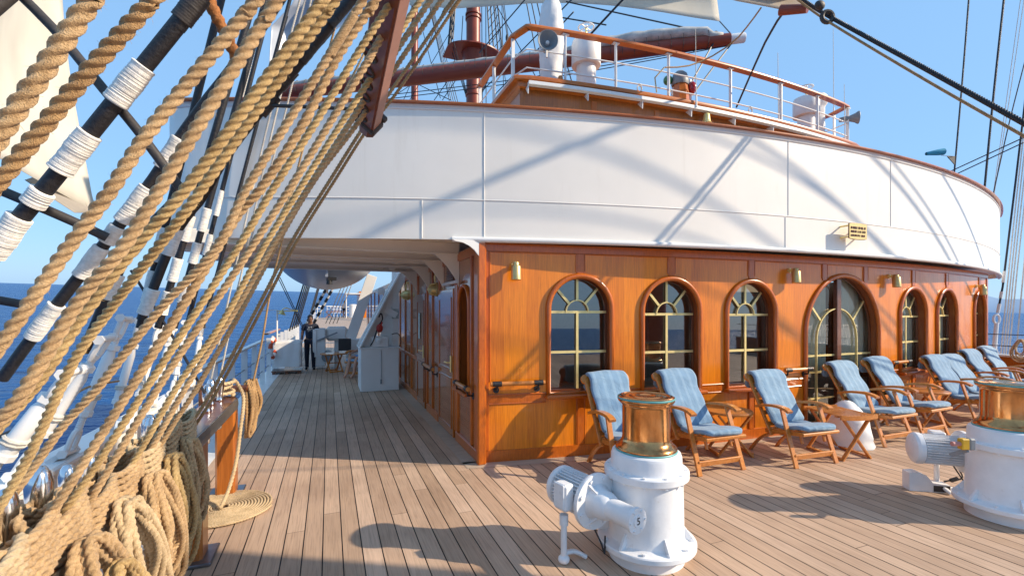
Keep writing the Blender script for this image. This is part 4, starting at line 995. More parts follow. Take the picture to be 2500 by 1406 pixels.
# fairlead batten that spaces the ropes
D1, D2 = 2.42, 3.05
A0, A1 = PD(899, 300, 2.55), PD(962, -60, 1.50); ax = (A1 - A0).normalized()
sd = (RGT - ax * RGT.dot(ax)).normalized(); fw_ = ax.cross(sd).normalized()
bt = thing('fairlead_batten', A0, 'heavy red brown fairlead batten slanting down from the top with ropes rove through', 'fairlead batten')
mb = MB(); rot = Matrix((sd, ax, fw_)).transposed(); L = (A1 - A0).length + .9
rot = Matrix.Rotation(R(-38), 3, ax) @ rot
mb.box(A0 + ax * (L/2 - .0), (.105, L, .075), rot, bev=.008); mb.build('board', M['mahog'], bt)
mb = MB(); mb.box(A0 + ax*(L/2) + (rot @ V((.0545, 0, 0))), (.004, L - .02, .065), rot); mb.build('pale_strip', M['mahog_light'], bt)  # paler strip along one whole side of the board
ln = [rot @ V((-.020, 0, .0445)), rot @ V((0, 0, -.0445))]
for k in range(7):
    c = A0 + ax * (.10 + .115 * k); 
    for sgn in (-1, 1):
        m = MB(); cc = c + rot @ V((-.02, 0, .040*sgn)); u, w_ = rot @ V((1, 0, 0)), ax
        m.tube([cc + u*.030*math.cos(q*.449) + w_*.030*math.sin(q*.449) for q in range(14)], .006, 6, closed=True)
        if sgn*(rot @ V((0, 0, 1))).dot(FWD) < 0: m.build('eye', M['iron'], bt)
mb = MB(); mb.box(A0 + ax*.02 , (.14, .05, .095), rot, bev=.01); mb.box(A0 + ax*.045 + rot @ V((.04, 0, .06)), (.06, .035, .035), rot, bev=.008); mb.build('strap', M['iron'], bt)
mb = MB(); mb.box(A0 - ax*.06, (.100, .13, .070), rot, bev=.025); mb.build('tail', M['mahog'], bt)

# ------------------------------------------------ coils of rope hung on the pins
def coil(x, y, ztop, loops, width, drop, dia, mat, label, seed, lean=0., depth=.05, name='rope_coil', n=12, out=1):
    """bights of one rope hung nested from a pin, each a little wider or shorter than the last"""
    rg = random.Random(seed); P = []; order = list(range(loops)); rg.shuffle(order)
    for k in range(loops):
        f = order[k] / max(1, loops - 1); w_ = width * (.50 + .55*f) ; dr = drop * (.62 + .40*f) * rg.uniform(.96, 1.04); xo = x + depth * (k/loops) * out; zt = ztop + rg.uniform(-.012, .02)
        N = 16; yo = y + rg.uniform(-.02, .02)
        for a in range(N):
            th = 2*math.pi*(a + .5)/N; h = (1 - math.cos(th))/2               # 0 at the pin, 1 at the bottom of the bight
            yy = -math.sin(th)*w_*.5*(.30 + .70*h**.6)
            P.append(V((xo + .045*out*math.sin(math.pi*h) + .008*math.sin(3*th + k) + .014*out*(a > N/2), yo + yy + lean*h*h*dr + rg.uniform(-.004, .004), zt - dr*h)))
    m = MB(); m.rope(P, dia, n=n, step=dia*.34); return one(name, m, M[mat], label, 'rope coil', angle=180)
def turns(x, y, z, dia, mat, label, seed, n_=5, ry=.13, rx=.06):
    rg = random.Random(seed); P = []
    for k in range(n_*12):
        a = k*.5236; P.append(V((x + rx*math.sin(a)*(1 + .1*rg.random()) + .045, y + ry*math.cos(a)*(1 + .15*math.sin(k)) , z + .030*k/12 + .028*math.sin(2*a))))
    m = MB(); m.rope(P, dia, n=12, step=dia*.34); return one('belayed_turns', m, M[mat], label, 'rope coil', angle=180)
turns(PRX, 1.62, .90, .034, 'rope_pale', 'figure-eight turns of pale rope belayed at the extreme bottom left', 1, 5, .17)
turns(PRX, 1.80, .90, .034, 'rope', 'stacked turns of rope between the two bottom left coils', 8, 6, .15)
turns(PRX, 1.98, .88, .034, 'rope', 'bulky turns of rope round the pin at the left edge', 2, 6, .16)
turns(PRX, 2.22, .88, .033, 'rope', 'turns of rope wound under the largest steel pin', 3, 5, .15)
turns(PRX, 2.50, .88, .032, 'rope', 'turns of rope belayed under the small steel pin heads', 4, 6, .15)
turns(PRX, 2.80, .88, .032, 'rope_pale', 'turns of rope round the ring eye in the middle of the heap', 5, 6, .15)
turns(PRX, 3.10, .88, .030, 'rope', 'turns of rope belayed beside the middle steel pins', 6, 6, .14)
turns(PRX, 3.42, .88, .029, 'rope_pale', 'knotted turns of rope at the top of the heap by the bare rail', 7, 6, .13)
coil(PRX+.12, 1.30, .93, 10, .55, .66, .034, 'rope_pale', 'pale coil hanging lowest in the bottom left corner', 21, .40, .06)
coil(PRX+.13, 1.62, .93, 11, .50, .70, .033, 'rope', 'heavy coil of rope hanging at the bottom edge left of centre of the heap', 22, .50, .06)
coil(PRX+.13, 1.92, .94, 11, .46, .70, .032, 'rope', 'heavy coil hanging under the largest steel pin', 23, .48, .06)
coil(PRX+.13, 2.22, .95, 11, .42, .72, .031, 'rope_pale', 'coil with wide sweeping bights in the middle of the heap', 24, .44, .06)
coil(PRX+.13, 2.52, .95, 11, .36, .70, .030, 'rope', 'coil of many close bights right of the middle of the heap', 25, .36, .06)
coil(PRX+.13, 2.82, .95, 10, .30, .66, .029, 'rope_gold', 'golden coil hanging next to the nearer teak post', 26, .24, .05)
coil(PRX+.12, 3.12, .96, 10, .26, .60, .029, 'rope', 'coil of long narrow bights draped against the nearer teak post', 27, .14, .05)
coil(PRX+.20, 1.46, .80, 10, .52, .62, .034, 'rope', 'outer coil slumped in front of the others along the bottom edge', 41, .42, .05)
coil(PRX+.19, 1.98, .82, 10, .44, .66, .032, 'rope_gold', 'golden outer coil slumped over the middle of the heap', 42, .42, .05)
coil(PRX+.12, 5.25, .99, 9, .40, .56, .034, 'rope_brown', 'brown coil hanging past the far end of the pinrail', 28, .08, .08, out=1)
m = MB(); P = []
for k in range(40):
    a = k*.5; P.append(V((PRX-.02 + .085*math.cos(a) + .02*math.sin(k*.7), 4.93 + .12*math.sin(a), .905 + .0035*k)))
P += [V((PRX+.09, 5.06, .99)), V((PRX+.15, 4.98, .86)), V((PRX+.15, 4.80, .60)), V((PRX+.13, 4.72, .35)), V((PRX+.09, 4.62, .14)), V((PRX+.06, 4.45, .05))]
m.rope(P, .034, n=12); one('belayed_line', m, M['rope_pale'], 'pale rope wound on the rounded pinrail end with its tail falling to the deck', 'rope', angle=180)
# second rail stub beyond, carrying the brown coil
m = MB(); m.tube([(PRX-.3, 5.30, .93), (PRX+.16, 5.16, .93)], .035, 10); m.cyl((PRX-.25, 5.28, 0), (PRX-.25, 5.28, .95), .03)
one('coil_horn', m, M['dark_teak'], 'short dark timber horn past the pinrail end with a brown coil on it', 'coil horn')
# flemish mat on the deck
m = MB(); P = []; cx, cy = PZ(548, 1243, 0).x, PZ(548, 1243, 0).y
N = 14 * 26
for k in range(N):
    a = k * 2 * math.pi / 26; r_ = .035 + .0245 * a / (2*math.pi)
    P.append(V((cx + r_*math.cos(a)*1.0, cy + r_*math.sin(a), .018 + .010*max(0, 1 - r_/.2))))
m.rope(P, .0245, n=9, step=.012); one('flemish_coil', m, M['rope_pale'], 'flat spiral mat of pale rope lying on the deck between the teak posts', 'rope coil', angle=180)
# open railing of the passage
rt = thing('side_railing', (PORT, 6, 0), 'white open railing along the port deck edge beside the passage', 'railing')
m = MB(); m.bar((PORT, 5.75, 1.0), (PORT, 12.1, 1.0), .10, .035, bev=.008); m.build('handrail', M['white'], rt)
m = MB(); m.bar((PORT, 12.6, 1.12), (PORT, 15.6, 1.12), .10, .04, bev=.008); m.build('handrail', M['rim'], rt)
for y in [5.9 + 1.2*k for k in range(9)] + [16.7 + 1.4*k for k in range(7)]:
    m = MB(); m.bar((PORT, y, 0), (PORT, y, .99), .10, .016, up=(0, 1, 0)); m.build('stanchion', M['white'], rt)
for z in (.3, .62):
    m = MB(); m.tube([(PORT, 5.8, z), (PORT, 26.5, z)], .009, 6); m.build('wire', M['grey'], rt)

# ================================================================ CAPSTANS
def capstan(loc, rotz, label, mirror=False, number=None):
    t = thing('capstan', (0, 0, 0), label, 'capstan', None, local=True); mx = -1 if mirror else 1
    def fin(m, name, mat, par=t, angle=38):
        if mirror: m.v = [V((-v.x, v.y, v.z)) for v in m.v]; m.f = [f[::-1] for f in m.f]
        return m.build(name, M[mat] if isinstance(mat, str) else mat, par, angle)
    m = MB(); m.lathe([(.255, 0), (.252, .085), (.30, .088), (.326, .092), (.332, .10), (.332, .128), (.326, .135), (.275, .14), (.258, .150), (.252, .17), (.246, .55), (.250, .556), (.278, .560), (.285, .566), (.285, .606), (.279, .612), (.244, .616), (.240, .63), (.238, .700), (.230, .722), (.214, .732), (.001, .734)], n=64)
    for k in range(12):
        a = k*.5236 + .2; m.cyl((.298*math.cos(a), .298*math.sin(a), .134), (.298*math.cos(a), .298*math.sin(a), .152), .014, n=6)
        m.cyl((.264*math.cos(a), .264*math.sin(a), .610), (.264*math.cos(a), .264*math.sin(a), .622), .011, n=6); m.cyl((.268*math.cos(a), .268*math.sin(a), .548), (.268*math.cos(a), .268*math.sin(a), .562), .012, n=6)
    for k in range(6):
        a = k*1.047 - 1.35; c, s_ = math.cos(a), math.sin(a)
        m.plate([(.245*c, .245*s_, .13), (.315*c, .315*s_, .13), (.315*c, .315*s_, .145), (.255*c, .255*s_, .225), (.245*c, .245*s_, .225)], .018)
    b = fin(m, 'body', 'white_cast', angle=30)
    m = MB(); m.lathe([(.204, .741), (.208, .750), (.204, .760), (.190, .772), (.174, .786), (.164, .806), (.161, .83), (.161, 1.035), (.164, 1.048), (.176, 1.056), (.176, 1.062), (.188, 1.068), (.193, 1.078), (.193, 1.090), (.188, 1.100), (.178, 1.106), (.160, 1.108), (.156, 1.104), (.110, 1.104), (.106, 1.107), (.05, 1.107), (.046, 1.104), (.001, 1.104)], n=64)
    d = fin(m, 'drum', 'copper', angle=50)
    m = MB(); m.lathe([(.2085, .732), (.210, .738), (.2065, .744)], n=64, cap=False); fin(m, 'verdigris_ring', 'verdigris', d); m = MB(); m.lathe([(.1915, 1.0995), (.1945, 1.096), (.1945, 1.089), (.1925, 1.086)], n=64, cap=False); fin(m, 'verdigris_ring', 'verdigris', d)
    # worm gear tube, disc flange and motor along one slanting axis
    ax = V((-.56, .83, 0)).normalized(); c0 = V((-.175, -.395, .415)); P = lambda s: c0 + ax*s
    m = MB(); m.lathe([(.076, 0), (.076, .02), (.070, .024), (.070, .20), (.080, .21), (.094, .25), (.094, .29), (.12, .33), (.12, .36)], c0, ax, 32); fin(m, 'gear_tube', 'white_cast', b)
    m = MB(); m.lathe([(.080, -.012), (.080, .012), (.04, .014), (.001, .014)][::-1], c0, ax, 32); m.lathe([(.036, -.018), (.038, -.01), (.038, 0)], c0, ax, 24)
    for k in range(6):
        a = k*1.047; u = V((0, 0, 1)); w_ = ax.cross(u); q = c0 + (u*math.sin(a) + w_*math.cos(a))*.063; m.cyl(q - ax*.020, q, .008, n=6)
    ec = fin(m, 'end_cap', 'white_cast', b)
    if number:
        cu = bpy.data.curves.new('number', 'FONT'); cu.body = number; cu.size = .062; cu.extrude = .0012; cu.align_x = 'CENTER'; cu.align_y = 'CENTER'
        tmp = bpy.data.objects.new('tmp', cu); COL.objects.link(tmp); me = bpy.data.meshes.new_from_object(tmp.evaluated_get(bpy.context.evaluated_depsgraph_get())); bpy.data.objects.remove(tmp)
        zx = -ax; xx = V((0, 0, 1)).cross(zx).normalized(); yy = zx.cross(xx); rm = Matrix((xx, yy, zx)).transposed()
        for v in me.vertices: v.co = c0 - ax*.0195 + rm @ v.co
        me.materials.clear(); me.materials.append(M['black']); o = bpy.data.objects.new('number', me); COL.objects.link(o); o.parent = ec
    m = MB(); m.lathe([(.12, .33), (.183, .335), (.186, .342), (.186, .362), (.183, .368), (.10, .372)], c0, ax, 40)
    for k in range(8):
        a = k*.785 + .39; u = V((0, 0, 1)); w_ = ax.cross(u); q = P(.335) + (u*math.sin(a) + w_*math.cos(a))*.155; m.cyl(q - ax*.014, q, .014, n=6)
    for a in (0, 2.1, 4.2):
        u = V((0, 0, 1)); w_ = ax.cross(u); r1 = u*math.sin(a) + w_*math.cos(a); m.plate([P(.27) + r1*.09, P(.335) + r1*.09, P(.335) + r1*.16], .016)
    fin(m, 'disc_flange', 'white_cast', b)
    m = MB(); m.lathe([(.10, .37), (.108, .375), (.108, .66), (.10, .68), (.07, .70), (.001, .705)], c0, ax, 32); u = V((0, 0, 1)); w_ = ax.cross(u)
    for k in range(34):
        a = k*2*math.pi/34; r1 = u*math.sin(a) + w_*math.cos(a); t1 = ax.cross(r1)
        rr = .135 if abs(math.sin(2*a)) < .9 else .140
        m.add([P(.385)+r1*.10-t1*.004, P(.385)+r1*.10+t1*.004, P(.655)+r1*.10+t1*.004, P(.655)+r1*.10-t1*.004, P(.385)+r1*rr-t1*.003, P(.385)+r1*rr+t1*.003, P(.655)+r1*rr+t1*.003, P(.655)+r1*rr-t1*.003],
              [(0,1,5,4), (1,2,6,5), (2,3,7,6), (3,0,4,7), (4,5,6,7)])
    m.lathe([(.125, .66), (.142, .665), (.142, .70), (.13, .72), (.10, .735), (.001, .738)], c0, ax, 32)
    mo = fin(m, 'motor', 'white_cast', t, 30)
    bc = P(.46) - w_*(1 if w_.x > 0 else -1)*.185 + V((0, 0, .05))
    rot = Matrix.Rotation(math.atan2(ax.y, ax.x), 3, 'Z')
    m = MB(); m.box(bc + V((0, 0, -.01)), (.12, .085, .18), rot, bev=.014); m.box(bc + V((0, 0, -.01)) + (bc - P(.46)).normalized()*.046, (.10, .012, .16), rot, bev=.004); m.box(bc*.5 + P(.46)*.5 + V((0, 0, -.01)), (.06, .10, .08), rot); fin(m, 'junction_box', 'white_cast', mo)
    m = MB(); q = V((bc.x, bc.y, 0)); m.cyl(q + V((0, 0, .26)), q + V((0, 0, .33)), .030, n=12); m.cyl(q + V((0, 0, .03)), q + V((0, 0, .28)), .021, n=12); m.blob(q + V((0, 0, .03)), (.04, .04, .032), 8)
    m.sweep(resample([q + V((.0, .03, .05)), q + V((.05, .05, .055)), q + V((.10, .06, .045)), q + V((.16, .06, .012))], .02), [(.020*math.cos(k*.785), .016*math.sin(k*.785)) for k in range(8)]); fin(m, 'conduit', 'white_cast', mo)
    m = MB(); m.tube(resample([P(.42) + V((0, 0, -.13)), P(.36) + V((.05, 0, -.30)), P(.30) + V((.02, -.02, -.33)), P(.33) + V((.06, .05, -.25))], .02), .006, 6); fin(m, 'cable', 'dark', mo)
    t.location = loc; t.rotation_euler = (0, 0, rotz); return t
c1 = PD(1577, 1352, 3.2); c1.z = 0
capstan(c1, -PSI, 'white capstan with copper drum and the number 5 on its gear cap', number='5')
c2 = PD(2458, 1260, 3.79); c2.z = 0
capstan(c2, -PSI + R(104), 'white capstan with copper drum cut off by the right edge of the photo', mirror=True)
# foot switch and plumbing of the second capstan
fp = PZ(2262, 1195, .0); t = thing('foot_switch', fp, 'white angular foot switch on the deck beside the right-hand capstan', 'foot switch')
rot = Matrix.Rotation(-PSI - R(12), 3, 'Z')
m = MB(); pr_ = [(-.17, 0), (.16, 0), (.16, .07), (.02, .085), (-.03, .15), (-.09, .175), (-.17, .165)]
vs = [fp + rot @ V((x, -.055, z)) for x, z in pr_] + [fp + rot @ V((x, .055, z)) for x, z in pr_]; n = len(pr_)
m.add(vs, [list(range(n)), list(range(n, 2*n))[::-1]] + [[i, n+i, n+(i+1) % n, (i+1) % n] for i in range(n)]); m.build('housing', M['white_cast'], t)
m = MB(); m.box(fp + rot @ V((.09, -.057, .035)), (.13, .006, .055), rot); m.build('pedal_slot', M['iron'], t)
m = MB(); m.tube(resample([fp + rot @ V((.16, 0, .03)), fp + rot @ V((.28, 0, .02)), fp + rot @ V((.36, .02, .06)), fp + rot @ V((.40, .05, .25)), fp + rot @ V((.44, .10, .38))], .03), .020, 10); m.build('pipe', M['white_cast'], t)
m = MB(); m.tube(resample([fp + rot @ V((.16, .03, .08)), fp + rot @ V((.26, .05, .10)), fp + rot @ V((.33, .06, .13)), fp + rot @ V((.25, .12, .30))], .03), .007, 6); m.cyl(fp + rot @ V((.22, .04, .09)), fp + rot @ V((.28, .05, .11)), .018); m.build('cable', M['iron'], t)
q = PD(2352, 1083, 3.62); t = thing('isolator_switch', q, 'yellow and grey isolator switch with a red plug on the right-hand capstan', 'switch')
m = MB(); m.box(q, (.06, .05, .085), Matrix.Rotation(-PSI, 3, 'Z'), bev=.006); m.build('switch_body', M['yellow'], t)
m = MB(); m.cyl(q - RGT*.09, q - RGT*.03, .018); m.build('plug', simple('faded_red_plug', (.5, .22, .20), .5), t)
m = MB(); m.box(q + RGT*.055, (.05, .05, .09), Matrix.Rotation(-PSI, 3, 'Z'), bev=.01); m.bar(q + RGT*.03 - V((0, 0, .05)), q + FWD*.1 - V((0, 0, .12)), .03); m.build('bracket', M['grey'], t)

# ================================================================ STEAMER CHAIRS
def steamer_chair():
    t = thing('deck_chair', (0, 0, 0), 'teak steamer chair', 'deck chair', 'steamer chairs along the teak front', local=True)
    hw = .27; B0, B1 = V((0, .0, .33)), V((0, .335, .925))
    m = MB()
    for s in (-1, 1): m.bar(B0 + V((s*hw*.93, -.03, -.06)), B1 + V((s*hw*.93, -.01, -.02)), .024, .045, up=(1, 0, 0), bev=.005)
    for f in (.1, .3, .5, .7, .88): m.bar(B0.lerp(B1, f) + V((-hw*.93, .01, 0)), B0.lerp(B1, f) + V((hw*.93, .01, 0)), .05, .012, up=(0, .9, -.45))
    m.build('back_frame', M['chair'], t)
    m = MB(); pts = []
    for s, a0 in ((1, -90), (-1, 90)):
        for k in range(9):
            a = R(a0 + 180*k/8); pts.append(V((s*(.255) + .052*math.cos(a), 0, .052*math.sin(a)*1.0)))
    dv = (B1 - B0).normalized(); m.plate([B1 + V((p.x, 0, 0)) + dv*(p.z - .025) + V((0, .012, 0)) for p in pts], .026); m.build('headboard', M['chair'], t)
    m = MB()
    for s in (-1, 1): m.bar((s*hw*.86, .08, .305), (s*hw*.86, -.44, .375), .024, .045, bev=.005)
    for k in range(7): y = .02 - .44*k/6; m.bar((-hw*.86, y, .345 - .07*(y-.02)/.46*-1*-1), (hw*.86, y, .345 + .07*(.02-y)/.46*.8), .045, .012)
    m.bar((-hw*.98, -.44, .375), (hw*.98, -.44, .375), .045, .035, bev=.008)
    m.build('seat_frame', M['chair'], t)
    for s in (-1, 1):
        m = MB(); P = resample([(s*(hw+.02), .14, .585), (s*(hw+.025), .0, .625), (s*(hw+.03), -.16, .640), (s*(hw+.03), -.27, .628), (s*(hw+.03), -.33, .600)], .03)
        m.sweep(P, [(-.036, -.015), (.036, -.015), (.039, .0), (.034, .014), (-.034, .014), (-.039, 0)], up=(0, 0, 1)); m.build('armrest', M['chair'], t)
        m = MB(); m.bar((s*(hw+.005), -.19, .625), (s*(hw+.02), -.40, .0), .024, .056, up=(1, 0, 0), bev=.004); m.build('leg', M['chair'], t)
        m = MB(); P = resample([(s*hw*.76, -.18, .335), (s*hw*.76, .05, .27), (s*hw*.76, .22, .15), (s*hw*.76, .34, .0)], .04); m.sweep(P, rect(.022, .045), up=(1, 0, 0)); m.build('leg', M['chair'], t)
        m = MB(); m.cyl((s*hw*.6, -.33, .35), (s*hw*.6, -.36, .25), .016, n=8); m.build('peg', M['chair'], t)
    m = MB(); m.bar((-hw-.01, -.365, .11), (hw+.01, -.365, .11), .018, .065, up=(0, -.31, .95), bev=.004); m.build('stretcher', M['chair'], t)
    # cushions
    def pad(path, wd, th, name, seed, capo=True):
        prof = []; 
        for k in range(20):
            a = 2*math.pi*k/20; ca, sa = math.cos(a), math.sin(a); prof.append((math.copysign(abs(ca)**.5, ca)*th/2, math.copysign(abs(sa)**.28, sa)*wd/2))
        P = resample(path, .022); n = len(P); sc = [min(1, .82 + .18*math.sin(math.pi*min(1, min(i, n-1-i)/3)/2)) for i in range(n)]
        m = MB(); m.sweep(P, prof, up=(1, 0, 0), scale=sc); rg = random.Random(seed)
        ph = [rg.uniform(0, 6) for _ in range(6)]
        m.v = [v + V((.004*math.sin(v.z*21 + ph[0]), .006*math.sin(v.x*17 + v.z*13 + ph[1]) + .006*math.sin(v.z*31 + ph[2]) + .004*math.sin(v.x*40 - v.z*26), .006*math.sin(v.x*14 + v.y*19 + ph[3]))) for v in m.v]
        return m.build(name, M['blue'], t, 180)
    off = V((0, -.05, .02))
    pad([B1 + V((0, .055, -.16)), B1 + V((0, .045, -.03)), B1 + V((0, .015, .035)), B1 + off + V((0, .005, .01)), B0.lerp(B1, .75) + off, B0.lerp(B1, .5) + off, B0.lerp(B1, .25) + off + V((0, -.01, 0)), B0 + off + V((0, .01, .055))], .475, .052, 'back_cushion', 4)
    pad([V((0, -.015, .392)), V((0, -.15, .395)), V((0, -.30, .418)), V((0, -.43, .435)), V((0, -.47, .425))], .475, .056, 'seat_cushion', 9)
    return t
CH = [(2.90, 4.12, 3, 'blue cushioned teak deck chair standing behind the numbered capstan'),
      (3.83, 4.05, 2, 'blue striped deck chair just right of the copper drum, under the second window'),
      (4.98, 3.80, 4, 'blue deck chair standing clear between the two low teak tables'),
      (6.70, 3.98, 0, 'blue deck chair right behind the white canvas-covered lump'),
      (7.52, 3.99, -2, 'blue deck chair close beside the one at the canvas-covered lump'),
      (8.98, 4.02, 1, 'blue deck chair overlapping the next one, past the third small table'),
      (9.66, 4.10, 0, 'blue deck chair half hidden behind its overlapping neighbour'),
      (10.75, 4.34, -2, 'blue deck chair under the last narrow window'),
      (11.75, 4.52, -4, 'last blue deck chair, at the far end of the bowed front')]
proto = steamer_chair()
for i, (x, y, a, lab) in enumerate(CH):
    o = proto if i == 0 else copy_tree(proto); o['label'] = lab
    o.location = (x, y, 0); o.rotation_euler = (0, 0, R(-a)); o.scale = (1, 1 + .05*math.sin(i*2.3), 1 + .025*math.sin(i*1.7 + 1))

# ================================================================ TABLES
def x_legs(m, hx, hy, z):
    for s in (-1, 1):
        m.bar((s*hx, -hy, .0), (s*hx, hy, z), .02, .04, up=(1, 0, 0), bev=.003); m.bar((s*(hx-.03), hy, .0), (s*(hx-.03), -hy, z), .02, .04, up=(1, 0, 0), bev=.003)
def round_table(loc, rot, label, r=.27, z=.50, sc=1):
    t = thing('side_table', (0, 0, 0), label, 'side table', None, local=True)
    m = MB(); m.lathe([(.001, z-.012), (r-.006, z-.012), (r, z-.004), (r, z+.008), (r-.006, z+.014), (.001, z+.014)], n=40); m.build('table_top', M['chair'], t)
    m = MB(); x_legs(m, .17, .20, z-.02); m.bar((-.17, -.2, .03), (.17, -.2, .03), .02, .04); m.bar((-.17, .2, .03), (.17, .2, .03), .02, .04); m.bar((-.17, 0, z*.49), (.17, 0, z*.49), .022); m.build('folding_legs', M['chair'], t)
    t.location = loc; t.rotation_euler = (0, 0, R(rot)); return t
round_table((4.42, 4.12, 0), 70, 'round varnished side table between the second and third deck chairs')
round_table((8.25, 4.05, 0), 70, 'varnished side table between the fifth and sixth deck chairs', .27)
round_table((.13, 13.6, 0), 20, 'dark round folding table out in the side passage', .36, .50)
t = thing('slatted_table', (0, 0, 0), 'slatted folding teak table in front of the white canvas-covered lump', 'side table', None, local=True)
m = MB()
for k in range(10): m.box((-.20 + .0445*k, 0, .50), (.030, .50, .014), bev=.003)
for y in (-.17, .17): m.box((0, y, .485), (.42, .04, .02))
m.build('slats', M['chair'], t)
m = MB()
for s in (-1, 1):
    P = resample([(-.24, s*.265, .495), (-.12, s*.275, .485), (0, s*.278, .48), (.12, s*.275, .485), (.24, s*.265, .495)], .03); m.sweep(P, rect(.022, .05), up=(0, 0, 1))
m.build('end_rail', M['chair'], t)
m = MB()
for s in (-1, 1):
    m.bar((-.2, s*.24, 0), (.17, s*.24, .48), .02, .042, up=(0, 1, 0), bev=.003); m.bar((.2, s*.215, 0), (-.17, s*.215, .48), .02, .042, up=(0, 1, 0), bev=.003)
m.bar((-.2, -.24, .02), (-.2, .24, .02), .04, .02); m.bar((.2, -.21, .02), (.2, .21, .02), .04, .02); m.build('folding_legs', M['chair'], t)
t.location = (5.62, 3.62, 0); t.rotation_euler = (0, 0, R(-12))
# canvas-covered lump
def covered(fn, name, mat, label, cat): m = MB(); m.grid(28, 20, fn); return one(name, m, mat, label, cat, angle=180)
def lump(u, v):
    a = 2*math.pi*u; z = .55*(1-v)**.85 if v < .93 else .03*(1-v)/.07
    r_ = (.02 + .20*min(1, v*2.2)**.6 + .09*v**2 + (.02*math.sin(v*60) if v > .88 else 0)) * (1 + .05*math.sin(3*a+1) + .03*math.sin(7*a + v*5)*v + .02*math.sin(13*a - v*9)*v)
    return (6.12 + r_*math.cos(a)*1.05 + .03*(1-v), 3.86 + r_*math.sin(a), max(.003, z + .012*math.sin(5*a + 3*v)*v*(1-v)))
covered(lump, 'canvas_cover', M['canvas_white'], 'white canvas cover over a squat deck fitting between chairs and slatted table', 'canvas cover')

# ================================================================ PASSAGE
t = thing('davit_locker', (1.0, 10.4, 0), 'white steel davit locker with leaning davit beams standing in the passage', 'boat davit')
m = MB(); m.box((1.0, 10.45, .45), (.78, .9, .90), bev=.01); m.box((1.0, 10.45, .905), (.84, .96, .02), bev=.005); lk = m.build('locker', M['white'], t)
m = MB(); m.bar((.66, 10.18, .9), (1.60, 10.18, 2.72), .05, .26, up=(.9, 0, -.46), bev=.006); m.bar((.60, 10.08, .92), (1.52, 10.08, 2.72), .20, .03, up=(.9, 0, -.46)); m.build('davit_beam', M['white'], t)
m = MB(); m.bar((1.34, 10.2, .9), (1.34, 10.2, 2.7), .14, .10, up=(0, 1, 0), bev=.006); m.build('davit_post', M['white'], t)
m = MB(); m.plate([(.98, 10.28, .9), (1.28, 10.28, .9), (1.28, 10.28, 2.1), (1.24, 10.28, 2.2)], .012); m.bar((1.12, 10.14, 1.72), (1.36, 10.14, 1.58), .03, .13, up=(0, 0, 1)); m.build('web_plate', M['white'], t)
m = MB(); m.lathe([(.08, -.08), (.08, .08), (.045, .085), (.001, .085)], (1.02, 10.0, 2.1), (0, -1, 0), 20); m.build('roller', M['white'], t)
m = MB(); m.tube(resample([(.98, 10.02, 1.55), (1.02, 10.0, 1.64), (1.05, 10.02, 1.5), (.96, 10.0, 1.35), (.86, 10.0, 1.05), (.80, 10.0, .95)], .03), .013, 8); m.build('hose', M['dark'], t)
m = MB(); m.blob((.99, 9.98, 1.32), (.07, .03, .09), 8); m.bar((1.0, 9.98, 1.32), (1.04, 9.98, 1.45), .03); m.build('hook', M['red'], t)
m = MB(); m.box((1.0, 10.1, 1.03), (.34, .2, .22), bev=.01); m.lathe([(.06, 0), (.06, .03), (.02, .04), (.001, .04)], (.98, 10.0, 1.06), (0, -1, 0), 16); m.build('valve_box', M['white'], t)
m = MB(); m.box((1.335, 10.14, 1.62), (.15, .015, .21)); m.build('notice', simple('grey_notice', (.38, .42, .40), .6, var=.3, vscale=14), t)
m = MB(); m.tube(resample([(1.02, 9.995, .86), (1.03, 9.99, .5), (1.02, 9.99, .25)], .05), .006, 6); m.box((1.02, 9.985, .2), (.03, .02, .1)); m.build('cable', M['grey'], lk)
m = MB(); m.tube(resample([(1.25, 10.1, 1.18), (1.38, 10.08, 1.2), (1.44, 10.1, 1.05), (1.4, 10.06, .9)], .03), .010, 6); m.build('hose', M['dark'], t)
t = thing('davit', (.9, 14.5, 0), 'second leaning white davit beam farther up the passage', 'boat davit')
m = MB(); m.bar((.60, 14.5, .85), (1.22, 14.5, 2.75), .05, .30, up=(.9, 0, -.3), bev=.006); m.build('davit_beam', M['white'], t)
m = MB(); m.box((.75, 14.6, .42), (.55, .5, .84), bev=.01); m.build('pedestal', M['white'], t)
# lifeboat hung on the davits
m = MB(); cx = -.05
def hull(u, v):
    y = 11.6 + 8.4*u; f = math.sin(math.pi*min(max(u*.90 + .10, 0), 1))**.42; a = math.pi*(v - .5)
    hb = 1.42*f + .03; dep = .92*(.55 + .45*f)
    return (cx + hb*math.sin(a)*(1 if abs(math.sin(a)) > .02 else 1), y, 3.28 - dep*max(0, math.cos(a))**1.25 - .0 + .22*(2*u-1)**2)
m.grid(30, 30, hull)
m.add([hull(u/30, 0) for u in range(31)] + [hull(u/30, 1) for u in range(31)], [[u, u+1, 31+u+1, 31+u] for u in range(30)])
lb = thing('lifeboat', (cx, 15.8, 2.4), 'grey white lifeboat hull slung overhead above the passage', 'lifeboat'); m.build('hull', M['boat'], lb, 60)
m = MB(); m.plate([(cx, 11.7, 3.1), (cx, 11.9, 2.50), (cx, 14, 2.30), (cx, 18, 2.30), (cx, 19.6, 2.7), (cx, 19.9, 3.2)], .06); m.build('keel', M['boat'], lb)
m = MB(); m.tube([V(hull(u/30, .04)) + V((-.02, 0, 0)) for u in range(31)], .03, 8); m.build('rubbing_strake', M['boat'], lb)
m = MB(); m.cyl((cx+.06, 12.3, 2.34), (cx+.06, 12.3, 2.5), .07); m.box((cx+.12, 12.3, 2.48), (.22, .14, .08)); m.build('fall_block', M['dark'], lb)
m = MB(); m.box((0, 15.8, 3.5), (1.6, 5, .6), bev=.25); m.build('canopy', M['boat'], lb)
